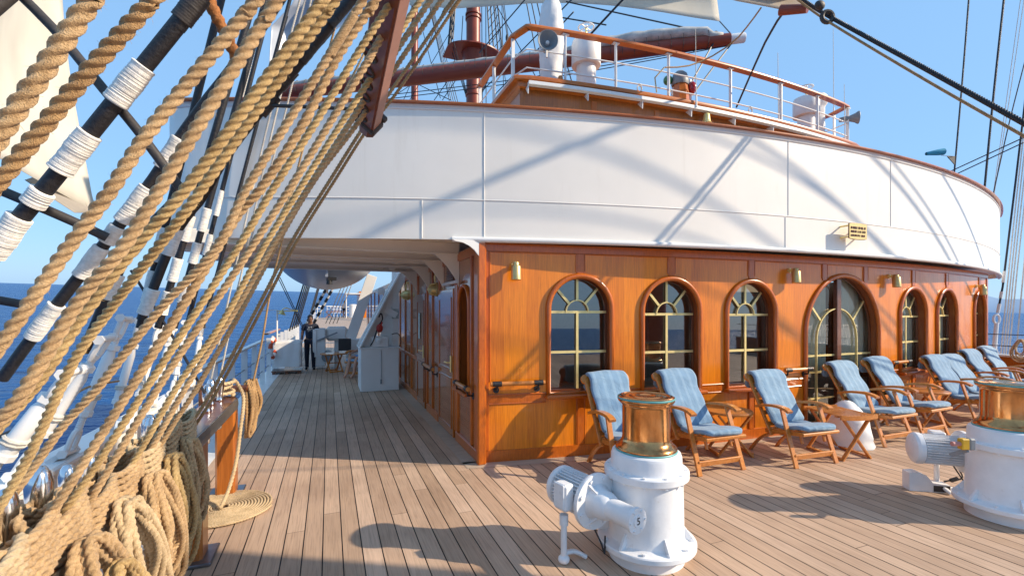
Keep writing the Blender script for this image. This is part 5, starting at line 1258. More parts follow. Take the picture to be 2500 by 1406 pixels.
for k, (a, b) in enumerate((((676, 672, 12.5), (738, 800, 14)), ((684, 678, 12.5), (744, 806, 14)))):
    m = MB(); m.tube([PD(*a), PD(*b)], .012, 6); one('gripe_wire', m, M['black'], ('outer' if k == 0 else 'inner') + ' thin black gripe wire slanting down from the lifeboat to the rail', 'rope', )
# covered box on a pallet by the rail
bx = PZ(700, 912, 0)
t = thing('pallet', bx, 'low wooden pallet under the white covered box', 'pallet')
m = MB(); 
for k in range(5): m.box((bx.x, bx.y + .13*k - .05, .075), (.72, .10, .03))
for x in (-.3, 0, .3): m.box((bx.x + x, bx.y + .2, .03), (.08, .62, .06))
m.build('boards', M['dark_teak'], t)
def tarp(u, v):
    a = 2*math.pi*u; c, s_ = math.cos(a), math.sin(a); q = max(abs(c), abs(s_)); r_ = (1/q)*.88 + .12
    h = .80; k = min(1, v/.35); z = h - .02*k if v < .35 else h - (v-.35)/.65*.70
    f = k*.97 + (.03 + .02*math.sin(a*9 + v*4) if v > .35 else 0)
    return (bx.x + .36*c*r_*f + .012*math.sin(z*17 + a*3), bx.y + .2 + .32*s_*r_*f, .09 + z + .015*math.sin(a*3)*k)
m = MB(); m.grid(48, 16, tarp); one('covered_box', m, M['canvas_white'], 'white tarpaulin covered box standing on a pallet by the port rail', 'covered box', angle=180)
# winch machine
wx, wy = -.12, 14.6
t = thing('boat_winch', (wx, wy, 0), 'white boat winch cabinet with grey drum and a slanting lever in the passage', 'winch')
m = MB(); m.box((wx-.12, wy, .62), (.30, .5, 1.1), bev=.02); m.box((wx-.26, wy-.26, .75), (.10, .06, .8), bev=.01); m.build('cabinet', M['white'], t)
m = MB(); m.box((wx+.34, wy+.1, 1.0), (.62, .5, .42), bev=.08); m.cyl((wx+.34, wy+.1, .0), (wx+.34, wy+.1, .9), .07); m.build('motor', M['white'], t)
m = MB(); m.bar((wx-.2, wy-.3, .82), (wx+.35, wy-.3, 1.05), .05, .035); m.build('lever', M['grey'], t)
m = MB(); m.cyl((wx+.08, wy-.3, .35), (wx+.08, wy+.2, .35), .16, n=20); m.build('drum', M['grey'], t)
m = MB(); m.box((.42, 13.9, .72), (.34, .06, .34), bev=.01); one('instrument_case', m, M['dark'], 'black case standing behind the lounging passenger', 'case')
# lifebuoy on the rail
t = thing('lifebuoy', (PORT+.05, 13.35, .75), 'orange and white lifebuoy hanging on the passage rail', 'lifebuoy')
for k in range(8):
    m = MB(); ctr = V((PORT+.07, 13.35, .72)); m.tube([ctr + V((.09*math.cos(R(45*k + q*9))*.35, .24*math.cos(R(45*k+q*9)), .24*math.sin(R(45*k+q*9)))) for q in range(6)], .055, 10); m.build('band', M['orange'] if k % 2 else M['white'], t)
# deck lamp on an arm and its frame
lp = PD(688, 766, 12.8); t = thing('deck_lamp', lp, 'brass shaded deck lamp on a curved arm outside the passage rail', 'lamp')
m = MB(); m.lathe([(.015, .10), (.03, .09), (.05, .06), (.11, -.02), (.105, -.02), (.04, .05)], lp, (.25, 0, 1), 18, cap=False); m.build('shade', M['brass'], t)
m = MB(); m.tube(resample([lp + V((0, 0, .1)), lp + V((.1, 0, .17)), lp + V((.22, .0, .12)), lp + V((.42, 0, .08)), V((PORT+.08, lp.y, lp.z + .08))], .04), .014, 8); m.build('arm', M['brass'], t)
m = MB(); m.tube([(PORT+.08, lp.y, 0), (PORT+.08, lp.y, lp.z+.10), (PORT-.30, lp.y, lp.z+.10)], .022, 8); m.build('post', M['white'], t)

for k, (a, b, lab) in enumerate((((818, 668, 18.5), (742, 800, 19), 'outer white and black banded shroud seen beyond the walking man'), ((832, 668, 19.5), (760, 800, 20), 'inner white and black banded shroud seen beyond the walking man'))):
    A_, B_ = PD(*a), PD(*b); t = thing('shroud', B_, lab, 'shroud'); m = MB(); m.tube([A_, B_], .055, 10); m.build('wire', M['seizing'], t)
    for q in range(6):
        c = A_.lerp(B_, .18 + .13*q + .04*k); d = (B_ - A_).normalized(); m = MB(); m.cyl(c - d*.10, c + d*.10, .062, n=10); m.build('band', M['black'], t)
for k in range(4):
    m = MB(); m.rope([PD(846 + 7*k, 672, 18.5), PD(795 + 9*k, 790, 18.8)], .05, n=9, step=.05); one('running_rope', m, M['rope_pale'], 'pale rope of the slanting bunch beyond the winch', 'rope', 'ropes beyond the winch')
# ================================================================ PEOPLE
def skin_body(joints, bones, name, mat, parent, sub=2, root='pelvis'):
    keys = list(joints); me = bpy.data.meshes.new(name); me.from_pydata([joints[k][0] for k in keys], [(keys.index(a), keys.index(b)) for a, b in bones], [])
    ob = bpy.data.objects.new(name, me); COL.objects.link(ob); ob.modifiers.new('skin', 'SKIN'); sk = me.skin_vertices[0].data if me.skin_vertices else None
    if sk is None: return ob
    for i, k in enumerate(keys):
        r_ = joints[k][1]; sk[i].radius = r_ if isinstance(r_, tuple) else (r_, r_); sk[i].use_root = (k == root)
    sm = ob.modifiers.new('sub', 'SUBSURF'); sm.levels = sub; sm.render_levels = sub
    dg = bpy.context.evaluated_depsgraph_get(); dg.update(); me2 = bpy.data.meshes.new_from_object(ob.evaluated_get(dg)); bpy.data.objects.remove(ob)
    me2.materials.clear(); me2.materials.append(mat); me2.polygons.foreach_set('use_smooth', [True]*len(me2.polygons))
    o = bpy.data.objects.new(name, me2); COL.objects.link(o); o.parent = parent; return o
def hand(J, Bn, side, wrist, down, fwd, inw):
    """palm and five curled fingers from the wrist"""
    w_ = V(wrist); d, f, n_ = V(down).normalized(), V(fwd).normalized(), V(inw).normalized()
    J[side+'palm'] = (tuple(w_ + d*.055), (.034, .019)); Bn.append((side+'wrist', side+'palm'))
    for k, (o, L) in enumerate(((.030, .072), (.010, .082), (-.010, .076), (-.028, .060))):
        a = w_ + d*.095 + f*o; b = a + d*L*.5 + n_*.008; c = b + d*L*.42 + n_*.026
        for q, p, r_ in (('a', a, .0105), ('b', b, .0095), ('c', c, .008)): J[f'{side}f{k}{q}'] = (tuple(p), r_)
        Bn += [(side+'palm', f'{side}f{k}a'), (f'{side}f{k}a', f'{side}f{k}b'), (f'{side}f{k}b', f'{side}f{k}c')]
    a = w_ + d*.035 + f*.036 + n_*.01; b = a + d*.035 + f*.02 + n_*.012; J[side+'ta'] = (tuple(a), .0125); J[side+'tb'] = (tuple(b), .009)
    Bn += [(side+'palm', side+'ta'), (side+'ta', side+'tb')]
def standing_person(loc, rotz, scale, label, shirt, legs, skin='skin', shorts=False, stride=.10, lookdown=.03, print_=False):
    t = thing('person', (0, 0, 0), label, 'person', None, local=True)
    J = {'pelvis': ((0, 0, .96), (.135, .10)), 'belly': ((0, -.005, 1.08), (.125, .098)), 'chest': ((0, 0, 1.30), (.165, .110)), 'collar': ((0, .01, 1.43), (.10, .075)), 'neck': ((0, -.005, 1.51), (.055, .057)), 'jaw': ((0, -.02-lookdown, 1.575), (.066, .078)), 'brow': ((0, -.015-lookdown, 1.655), (.074, .092)), 'crown': ((0, -.005-lookdown, 1.72), (.058, .070))}
    Bn = [('pelvis', 'belly'), ('belly', 'chest'), ('chest', 'collar'), ('collar', 'neck'), ('neck', 'jaw'), ('jaw', 'brow'), ('brow', 'crown')]
    for s, n_ in ((-1, 'l'), (1, 'r')):
        st = stride * s
        J.update({n_+'sh': ((s*.185, .01, 1.415), .066), n_+'el': ((s*.238, .04 + st*.3, 1.14), .046), n_+'wrist': ((s*.250, -.05 + st*.6, .90), .031),
                  n_+'hip': ((s*.092, 0, .90), .088), n_+'kn': ((s*.105, -.03 - st*.6, .50), .058), n_+'an': ((s*.110, .02 - st, .09 + .0), .040), n_+'heel': ((s*.110, .04 - st, .045), .035), n_+'toe': ((s*.125, -.14 - st, .030), (.042, .026))})
        Bn += [('collar', n_+'sh'), (n_+'sh', n_+'el'), (n_+'el', n_+'wrist'), ('pelvis', n_+'hip'), (n_+'hip', n_+'kn'), (n_+'kn', n_+'an'), (n_+'an', n_+'heel'), (n_+'heel', n_+'toe')]
        hand(J, Bn, n_, J[n_+'wrist'][0], (.02*s, -.25, -1), (0, -1, 0), (-s, 0, 0))
    body = skin_body(J, Bn, 'body', M[skin], t)
    g = lambda k, e: (J[k][0], tuple(q + e for q in (J[k][1] if isinstance(J[k][1], tuple) else (J[k][1],)*2)))
    T = {'pelvis': ((0, 0, .93), (.155, .12)), 'belly': g('belly', .022), 'chest': g('chest', .018), 'collar': ((0, .01, 1.425), (.105, .085))}
    B = [('pelvis', 'belly'), ('belly', 'chest'), ('chest', 'collar')]
    for s, n_ in ((-1, 'l'), (1, 'r')):
        a, b = V(J[n_+'sh'][0]), V(J[n_+'el'][0]); T[n_+'sh'] = g(n_+'sh', .018); T[n_+'sl'] = (tuple(a.lerp(b, .62)), .072); B += [('collar', n_+'sh'), (n_+'sh', n_+'sl')]
    skin_body(T, B, 'tshirt', M[shirt], t)
    T = {'pelvis': ((0, 0, .97), (.145, .11))}; B = []
    for s, n_ in ((-1, 'l'), (1, 'r')):
        T[n_+'hip'] = g(n_+'hip', .018); T[n_+'kn'] = g(n_+'kn', .024); B += [('pelvis', n_+'hip'), (n_+'hip', n_+'kn')]
        if not shorts: T[n_+'an'] = (J[n_+'an'][0], .060); T[n_+'cuff'] = (tuple(V(J[n_+'an'][0]) + V((0, .0, -.05))), .064); B += [(n_+'kn', n_+'an'), (n_+'an', n_+'cuff')]
    skin_body(T, B, 'shorts' if shorts else 'trousers', M[legs], t)
    m = MB(); m.blob((0, .012-lookdown, 1.69), (.086, .100, .082), 12); hv = [(v.x, v.y, v.z) for v in m.v]
    m.v = [V((x, max(y, -.075-lookdown) if z > 1.67 else max(y, -.015-lookdown), z)) + V((.004*math.sin(x*300), .004*math.sin(z*270), .004*math.sin(y*310))) for x, y, z in hv]; m.build('hair', M['hair'], t, 180)
    for s in (-1, 1):
        m = MB(); m.blob((s*.030, -.098-lookdown, 1.638), (.012, .008, .007), 6); m.build('eye', M['dark'], t, 180)
        m = MB(); m.blob((s*.078, .0-lookdown, 1.625), (.012, .020, .030), 6); m.build('ear', M[skin], t, 180)
        q = J[('l' if s < 0 else 'r')+'toe'][0]; m = MB(); m.blob((q[0], q[1] + .08, .040), (.05, .135, .042), 10); m.v = [V((v.x, v.y, max(.0, v.z))) for v in m.v]; m.build('shoe', M['shoe'], t, 180)
    m = MB(); m.blob((0, -.112-lookdown, 1.612), (.014, .018, .022), 8); m.build('nose', M[skin], t, 180)
    m = MB(); m.blob((0, -.098-lookdown, 1.572), (.026, .008, .006), 8); m.build('mouth', simple('lips', (.12, .04, .03), .5), t, 180)
    if print_:
        m = MB(); rg = random.Random(2)
        def onchest(x, z): return V((x, -.128 - .0*x + .45*x*x*1.4, z))
        for (x, z, w2, h2) in ((-.03, 1.36, .05, .03), (.04, 1.37, .04, .035), (-.06, 1.30, .05, .018), (0, 1.295, .06, .014), (.06, 1.30, .05, .018), (0, 1.26, .09, .010), (-.04, 1.235, .05, .010), (.05, 1.235, .04, .010)):
            p = onchest(x, z); m.box(p, (w2, .006, h2), bev=.002)
        m.build('chest_print', M['print'], t)
    t.location = loc; t.rotation_euler = (0, 0, rotz); t.scale = (scale,)*3; return t
standing_person((-.50, 14.45, 0), R(-3), .885, 'dark-haired man in a navy t-shirt and dark trousers walking aft along the passage', 'navy', 'jeans', print_=True)
fp_ = PD(841, 774, 46); fp_.z = FZ
standing_person(fp_, R(170), .96, 'small far figure in a white shirt standing on the foredeck', 'white_shirt', 'navy', 'skin_pale', shorts=True)
# lounging passenger mostly behind the davit locker
o = copy_tree(proto); o.location = (.86, 12.5, 0); o.rotation_euler = (0, 0, R(-42)); o['label'] = 'teak deck chair in the passage with a passenger lying in it'; o['group'] = 'deck chairs in the passage'
t = thing('person', (0, 0, 0), 'sunbather lying in the passage deck chair, one bare arm showing beside the locker', 'person', None, local=True)
J = {'pelvis': ((0, -.02, .52), (.13, .10)), 'belly': ((0, .06, .62), (.115, .09)), 'chest': ((0, .16, .82), (.14, .10)), 'collar': ((0, .21, .95), (.09, .07)), 'neck': ((0, .22, 1.02), .055), 'jaw': ((0, .19, 1.09), (.06, .075)), 'brow': ((0, .20, 1.17), (.07, .088)), 'crown': ((0, .22, 1.23), (.055, .065))}
Bn = [('pelvis', 'belly'), ('belly', 'chest'), ('chest', 'collar'), ('collar', 'neck'), ('neck', 'jaw'), ('jaw', 'brow'), ('brow', 'crown')]
for s, n_ in ((-1, 'l'), (1, 'r')):
    J.update({n_+'sh': ((s*.17, .21, .93), .06), n_+'el': ((s*.27, .06, .72), .042), n_+'wrist': ((s*.27, -.17, .68), .029), n_+'hip': ((s*.09, -.08, .51), .088), n_+'kn': ((s*.11, -.48, .56), .058), n_+'an': ((s*.11, -.60, .13), .04), n_+'toe': ((s*.12, -.74, .04), (.04, .026))})
    Bn += [('collar', n_+'sh'), (n_+'sh', n_+'el'), (n_+'el', n_+'wrist'), ('pelvis', n_+'hip'), (n_+'hip', n_+'kn'), (n_+'kn', n_+'an'), (n_+'an', n_+'toe')]
    hand(J, Bn, n_, J[n_+'wrist'][0], (0, -1, -.1), (-s, 0, 0), (0, 0, -1))
skin_body(J, Bn, 'body', M['skin_pale'], t)
T = {'pelvis': ((0, -.02, .52), (.15, .12)), 'lhip': ((-.09, -.10, .51), .108), 'rhip': ((.09, -.10, .51), .108), 'lkn': ((-.105, -.34, .545), .085), 'rkn': ((.105, -.34, .545), .085)}
skin_body(T, [('pelvis', 'lhip'), ('pelvis', 'rhip'), ('lhip', 'lkn'), ('rhip', 'rkn')], 'shorts', M['towel'], t)
m = MB(); m.blob((0, .235, 1.19), (.082, .090, .080), 10); m.build('hair', M['hair'], t, 180)
t.location = (.86, 12.5, 0); t.rotation_euler = (0, 0, R(-42)); t.scale = (.9,)*3

# ================================================================ FOREDECK, far away
t = thing('foredeck_railing', (6, 60, FZ), 'far white bow railing at the edge of the foredeck', 'railing')
P = [V((-1.25, 44, 0)), V((-.5, 50, 0)), V((4, 65.6, 0)), V((9.4, 65.6, 0)), V((14, 50, 0))]
for z in (.45, .85): m = MB(); m.tube(resample([p + V((0, 0, FZ + z)) for p in P], 2), .02, 6); m.build('rail', M['white'], t)
m = MB()
m.tube(resample([p + V((0, 0, FZ + 1.15)) for p in P], 2), .05, 6); m.build('top_rail', M['white'], t)
for p in resample(P, 1.5)[:60]:
    m = MB(); m.bar(p + V((0, 0, FZ)), p + V((0, 0, FZ + 1.1)), .07); m.build('stanchion', M['white'], t)
p = PD(861, 770, 45); p.z = FZ; m = MB(); m.lathe([(.38, 0), (.38, .1), (.33, .12), (.33, 1.1), (.36, 1.12), (.36, 1.3), (.001, 1.34)], p, n=24); one('deck_ventilator', m, M['white'], 'far white drum ventilator on the foredeck', 'ventilator')
p = PD(874, 772, 45); p.z = FZ; t = thing('deckhouse_far', p, 'far narrow teak deckhouse end with a white awning beyond the passage', 'deckhouse'); t.name = 'forward_deckhouse'; ORG[t.name] = tuple(p)
m = MB(); m.box((p.x + .9, p.y + 2, FZ + 1.3), (1.6, 4, 2.6), bev=.03); m.build('wall', M['teak'], t)
m = MB(); m.box((p.x - .3, p.y + 1, FZ + 2.35), (1.8, 3, .10)); m.cyl((p.x - 1.1, p.y - .4, FZ), (p.x - 1.1, p.y - .4, FZ + 2.35), .05); m.build('awning', M['white'], t)
p = PD(822, 775, 45); p.z = FZ; t = thing('foredeck_bench', p, 'far teak bench with crossed legs on the foredeck', 'bench')
m = MB(); m.box(p + V((0, 0, .62)), (1.9, .6, .06)); m.build('top', M['chair'], t)
m = MB()
for x in (-.7, .7): m.bar(p + V((x-.3, 0, 0)), p + V((x+.3, 0, .6)), .06); m.bar(p + V((x+.3, 0, 0)), p + V((x-.3, 0, .6)), .06)
m.build('legs', M['chair'], t)

# ================================================================ ROOF GEAR
def hooded_vent(px, py_top, py_bot, d, label):
    b = PD(px, py_bot, d); top = PD(px, py_top, d).z; b.z = WZ; H = top - WZ
    t = thing('mushroom_vent', b, label, 'ventilator', 'mushroom vents on the wheelhouse roof')
    m = MB(); m.lathe([(.175, 0), (.175, H*.66)], b, n=32); m.build('stem', M['white'], t)
    m = MB(); m.lathe([(.255, H*.60), (.262, H*.61), (.262, H*.93), (.245, H*.98), (.20, H*1.0), (.001, H*1.01)], b, n=40); m.lathe([(.250, H*.605), (.250, H*.9), (.17, H*.9)], b, n=40, cap=False); m.build('hood', M['white'], t)
    m = MB(); c = b + V((0, 0, H + .24)); m.tube([c + V((.14*math.cos(a*.314), .14*math.sin(a*.314), 0)) for a in range(20)], .013, 8, closed=True)
    for k in range(4): m.bar(c, c + V((.125*math.cos(k*1.571+.4), .125*math.sin(k*1.571+.4), 0)), .014)
    m.cyl(c - V((0, 0, .02)), c + V((0, 0, .03)), .03); hw_ = m.build('hand_wheel', M['white'], t)
    m = MB(); m.cyl(b + V((0, 0, H)), c, .016); m.build('spindle', M['brass'], t)
hooded_vent(1431, 100, 208, 8.3, 'white mushroom vent with hand wheel beside the tall canvas-covered post')
hooded_vent(1968, 240, 330, 10.3, 'white mushroom vent near the starboard end of the wheelhouse roof')
def covered_post(px, d, prof, label, mark=False):
    b = PD(px, 200, d); b.z = WZ; t = thing('covered_post', b, label, 'covered instrument'); m = MB()
    def f(u, v):
        a = 2*math.pi*u; z = prof[-1][1]*v; k = next(i for i in range(len(prof)-1) if prof[i+1][1] >= z - 1e-9); (r0, z0), (r1, z1) = prof[k], prof[k+1]; q = (z - z0)/max(1e-6, z1 - z0); r_ = r0 + (r1-r0)*q
        r_ *= 1 + .04*math.sin(3*a + z*4) + .03*math.sin(7*a - z*9) + .02*math.sin(z*37)
        return b + V((r_*math.cos(a), r_*math.sin(a), z))
    m.grid(28, 30, f); m.build('canvas', M['canvas_white'], t, 180)
    if mark:
        cu = bpy.data.curves.new('mark', 'FONT'); cu.body = 'W'; cu.size = .12; cu.extrude = .002; tmp = bpy.data.objects.new('tmp', cu); COL.objects.link(tmp); me = bpy.data.meshes.new_from_object(tmp.evaluated_get(bpy.context.evaluated_depsgraph_get())); bpy.data.objects.remove(tmp)
        q = PD(1318, 126, d - .21) - b; rm = Matrix((RGT, V((0, 0, 1)), -FWD)).transposed()
        for v in me.vertices: v.co = q + rm @ v.co
        me.materials.clear(); me.materials.append(M['grey']); o = bpy.data.objects.new('stencil_mark', me); COL.objects.link(o); o.parent = t
covered_post(1346, 8.2, [(.20, 0), (.20, .5), (.225, .85), (.22, 1.3), (.19, 1.60), (.17, 1.75), (.10, 1.83), (.001, 1.85)], 'tall white canvas-covered instrument post on the wheelhouse roof', True)
covered_post(1995, 10.6, [(.17, 0), (.15, .6), (.15, .95), (.20, 1.05), (.19, 1.22), (.12, 1.28), (.001, 1.29)], 'shorter canvas-covered post behind the starboard mushroom vent')
def horn(c, d, r_, label, L=.30):
    d = V(d).normalized(); t = thing('loudspeaker', c, label, 'loudspeaker', 'horn loudspeakers on the wheelhouse roof rail')
    m = MB(); prof = [(.05, -L), (.06, -L*.7), (.06, -L*.5), (.07, -L*.42), (r_*.72, -L*.18), (r_*.95, -.02), (r_, 0), (r_*.96, .006), (r_*.88, -.02), (r_*.6, -L*.22), (.05, -L*.42), (.001, -L*.43)]
    m.lathe(prof, c, d, 32); m.build('horn', M['grey'], t, 60)
    m = MB(); m.lathe([(.030, -L*.42), (.030, -L*.22), (.018, -L*.18), (.001, -L*.16)], c, d, 16); m.build('driver', M['white'], t)
    m = MB(); m.bar(c - d*L*.6, c - d*L*.6 + V((0, 0, -.18)), .03); m.build('bracket', M['white'], t)
horn(PD(1338, 98, 7.25), -FWD + RGT*.05, .165, 'grey horn loudspeaker facing aft in front of the tall covered post')
horn(PD(2096, 287, 10.3), RGT*.9 - FWD*.4, .14, 'grey horn loudspeaker at the starboard corner of the roof rail', .36)
# navigation lights and stub funnel
p = PD(1660, 240, 8.6); p.z = WZ; t = thing('binnacle', p, 'varnished wooden binnacle with a grey domed cover between green and red globes', 'binnacle')
m = MB(); m.lathe([(.17, 0), (.16, .35), (.135, .50)], p, n=8); m.build('pedestal', M['rim'], t)
m = MB(); m.lathe([(.148, .50), (.158, .54), (.155, .60), (.13, .70), (.07, .76), (.001, .775)], p, n=24); m.build('dome', M['grey'], t)
for s, mt, nm in ((-1, 'glass_green', 'green_globe'), (1, 'glass_red', 'red_globe')):
    m = MB(); c = p + RGT*(.225*s) + V((0, 0, .60 if s < 0 else .46)); m.blob(c, (.085, .085, .12 if s > 0 else .09), 12); m.build(nm, M[mt], t, 180)
    m = MB(); m.bar(c, p + V((0, 0, .42)), .02); m.build('globe_arm', M['grey'], t)
m = MB(); q = PD(1682, 240, 8.8); m.cyl((q.x, q.y, WZ), (q.x, q.y, WZ+.70), .05, n=16); one('vent_pipe', m, M['white'], 'white pipe standing right behind the binnacle', 'pipe')
q = PD(1368, 190, 7.6); m = MB(); m.lathe([(.045, 0), (.045, .14), (.03, .17), (.001, .17)], (q.x, q.y, WZ), n=14); one('wooden_bollard', m, M['chair'], 'small turned wooden peg at the foot of the tall covered post', 'peg')
for (px, pt, pb, d, lab) in ((1700, 72, 262, 8.1, 'thin white whip aerial just right of the binnacle'), (1901, 130, 312, 9.2, 'thin white whip aerial by the fifth stanchion of the roof rail'), (2036, 70, 300, 10.8, 'finest tall whip aerial behind the starboard covered post'), (2063, 206, 360, 10.2, 'short whip aerial at the starboard corner of the roof rail')):
    a, b = PD(px, pb, d), PD(px - 2, pt, d); t = thing('whip_aerial', a, lab, 'aerial', 'whip aerials on the wheelhouse')
    m = MB(); m.cyl(a, a.lerp(b, .16), .018, .014); m.build('base', M['white'], t)
    m = MB(); m.cyl(a.lerp(b, .15), b, .008, .005, 8); m.build('whip', M['rope_white'], t)
b = PD(1725, 292, 8.25); t = thing('bell', b, 'small brass ship bell hanging under the white awning rail of the wheelhouse', 'bell')
m = MB(); m.lathe([(.001, .11), (.04, .105), (.055, .08), (.06, .0), (.075, -.05), (.095, -.075), (.09, -.075), (.06, -.03)], b, n=24); m.build('bell_body', M['brass'], t, 60)
m = MB(); m.cyl(b + V((0, 0, -.12)), b + V((0, 0, 0)), .012); m.build('clapper', M['dark'], t)
q = PD(1180, 262, 8.3); m = MB(); m.box((q.x, q.y + .3, 4.05), (.45, .6, .75), bev=.03); one('white_locker', m, M['canvas_white'], 'white locker at the port side of the wheelhouse roof ladder', 'locker')

# ================================================================ BOOM, MASTS, SAILS
A, B = PD(690, 228, 14.2), PD(1782, 97, 12.0); ax = (B - A).normalized(); Lb = (B - A).length
t = thing('boom', A, 'long red brown boom with furled grey sail lashed on top and a white end', 'boom')
m = MB(); m.lathe([(.19, 0), (.215, Lb*.2), (.225, Lb*.45), (.21, Lb*.7), (.165, Lb*.97), (.15, Lb)], A, ax, 28); m.build('spar', M['redmast'], t)
m = MB(); m.lathe([(.125, 0), (.125, .34), (.11, .37), (.001, .375)], B, ax, 24); m.build('end_cap', M['white'], t)
m = MB(); P = []; sc = []; n = 90; rg = random.Random(8)
for i in range(n+1):
    f = i/n; h = .20 + (.12 if f > .62 else .03)*max(0, 1 - ((f-.85)/.16)**2 if f > .62 else .3); P.append(A + ax*(Lb*f*.985) + V((0, 0, h - (.14 if f > .97 else 0)))); sc.append((.10 + .07*max(0, 1-((f-.84)/.2)**2))*(1 + .06*math.sin(i*1.3) + rg.uniform(-.04, .04)))
m.sweep(P, [(1.25*math.cos(k*.628), math.sin(k*.628)) for k in range(10)], up=(0, 0, 1), scale=sc); fs_ = m.build('furled_sail', M['sail_grey'], t, 180)
m = MB()
for k in range(40):
    c = A + ax*(Lb*(.02 + .024*k)); e = ax.cross(V((0, 0, 1))).normalized(); u = e.cross(ax); r_ = .24
    m.tube([c + (e*math.cos(q*.524) + u*math.sin(q*.524))*(r_) + V((0, 0, .06)) for q in range(12)], .008, 4, closed=True)
m.build('gaskets', M['iron'], t); bpy.data.objects[t.children[-1].name]['kind'] = 'stuff'
m = MB(); c = B - ax*.35; m.tube(resample([c + V((0, 0, .25)), c + V((.12, 0, .18)), c + V((.25, 0, .1)), c + V((.36, 0, .16))], .05), .03, 6); m.blob(c + V((0, 0, .16)), (.10, .08, .10), 8); m.build('clew_shackle', M['iron'], t)
for f, g_, lab in ((.10, .97, 'upper'), (.25, 1.0, 'lower')):
    m = MB(); a = A + ax*(Lb*f) - V((0, 0, .55 if lab == 'lower' else .42)); b = A + ax*(Lb*g_) - V((0, 0, .16)); m.tube(resample([a, a.lerp(b, .5) - V((0, 0, .12)), b], .3), .012, 5); one('footrope', m, M['black'], lab + ' thin black footrope slung beneath the long boom', 'rope')
def mast(x, y, r_, ztop_top, label, col=True):
    t = thing('mast', (x, y, 0), label, 'mast')
    m = MB(); m.lathe([(r_*1.05, 0), (r_, 12), (r_*.9, 34)], (x, y, 0), n=28); m.build('pole', M['redmast'], t)
    m = MB()
    for z in (11.6, 12.4, 16.2, 16.4): m.lathe([(r_*1.02, -.05), (r_*1.12, -.04), (r_*1.12, .04), (r_*1.02, .05)], (x, y, z), n=28)
    m.build('mast_band', M['redmast'], t)
    if ztop_top:
        m = MB(); n = 20; w_ = 1.35
        pl_ = [(x + w_*math.cos(math.pi*k/n), y - .9*math.sin(math.pi*k/n) - .1) for k in range(n+1)] + [(x - w_, y + .9), (x + w_, y + .9)]
        m.slab(pl_, ztop_top - .06, ztop_top)
        for k in range(0, n+1, 2):
            for q in (.6, .8): pass
        m.lathe([(r_*1.02, -.9), (r_*1.7, -.06)], (x, y, ztop_top), n=16, cap=False)
        m.build('platform', M['redmast'], t)
    return t
mast(XC, 22, .355, 14.55, 'nearer big red brown mast with a half round platform behind the boom')
mast(XC, 38.9, .30, None, 'farther thinner red brown mast glimpsed beside the fairlead batten')
mast(XC, -.95, .42, None, 'after mast standing behind the viewpoint, carrying the near shrouds')
rg = random.Random(12)
LINES = []
for mx, my, zt, dd, tag_ in ((XC, 22, 30, 23, 'nearer'), (XC, 38.9, 32, 38, 'farther')):
    for s in (-1, 1):
        for k in range(5): LINES.append(((mx + .3*s, my + .1, zt), (mx + s*(8.1 + .0*k), my - 2.6 + 1.3*k, .9), .030, tag_, s))
for k, (a, b, r_, tg, s) in enumerate(LINES):
    m = MB(); m.tube([a, b], r_, 6)
    one('mast_shroud', m, M['black'], f"dark shroud on the {'port' if s < 0 else 'starboard'} side of the {tg} red mast", 'shroud', f"{'port' if s < 0 else 'starboard'} shrouds of the {tg} red mast")
for s in (-1, 1):                                                      # ratlined futtock and topmast shrouds round the platform
    t = thing('topmast_rigging', (XC + s, 22, 14.5), f"{'port' if s < 0 else 'starboard'} ladder of ratlined topmast shrouds above the mast platform", 'ratlines')
    ws = [((XC + s*(1.25 - .03*k), 21.2 + .5*k, 14.5), (XC + s*.25, 22 + .05*k, 26)) for k in range(4)]
    for a, b in ws: m = MB(); m.tube([a, b], .034, 6); m.build('wire', M['black'], t)
    for q in range(14):
        f = .02 + .035*q; m = MB(); P = [V(a).lerp(V(b), f) + V((0, 0, -.03 if i in (1, 2) else 0)) for i, (a, b) in enumerate(ws)]; m.tube(P, .018, 5); m.build('ratline', M['black'], t)
    for k in range(3):
        m = MB(); m.tube([(XC + s*(1.2 - .1*k), 21.3 + .5*k, 14.5), (XC + s*.36, 21.9 + .1*k, 12.4)], .022, 6); m.build('futtock', M['black'], t)
STY = [((1000, 245), (1110, 60), 30, 28), ((1060, 245), (1120, 160), 24, 23), ((1080, 245), (1127, 175), 24, 23), ((940, 250), (1030, 190), 30, 28), ((1178, 300), (1176, -10), 22, 21.5), ((1187, 300), (1186, -10), 22, 21.5),
       ((1170, 130), (1290, -10), 18, 14), ((1180, 220), (1410, -15), 20, 13), ((1205, 235), (1400, 30), 19, 13), ((1230, 250), (1225, -10), 24, 24), ((1240, 240), (1205, -10), 26, 25), ((1260, 240), (1228, -10), 27, 26), ((985, 245), (1085, 20), 30, 27), ((955, 175), (1100, 245), 26, 24),
       ((1020, 30), (1075, 240), 26, 24), ((1050, 20), (1095, 235), 27, 24), ((1130, 40), (1125, 130), 23, 23), ((1210, 10), (1320, 210), 22, 20), ((1283, 255), (1530, -10), 13.5, 12), ((1382, 5), (1780, 92), 14, 12.2), ((1360, 42), (1480, 62), 14, 13), ((1745, 100), (1670, 235), 12, 11.5), ((1790, 102), (1668, 262), 12, 11.4)]
for k, (a, b, da, db) in enumerate(STY):
    m = MB(); m.tube([PD(*a, da), PD(*b, db)], .021 if k not in (18,) else .030, 5); one('stay', m, M['black'], 'thin dark line of the distant rigging web above the wheelhouse and bridge', 'stay', 'thin lines of the distant rigging')
m = MB(); a = PD(1228, 15, 20); b = PD(1238, 88, 20); m.tube([a, b], .02, 6); m.blob(b - V((0, 0, .1)), (.07, .07, .18), 8); one('block_and_line', m, M['iron'], 'small dark block hanging on a thin line left of the tall covered post', 'block')

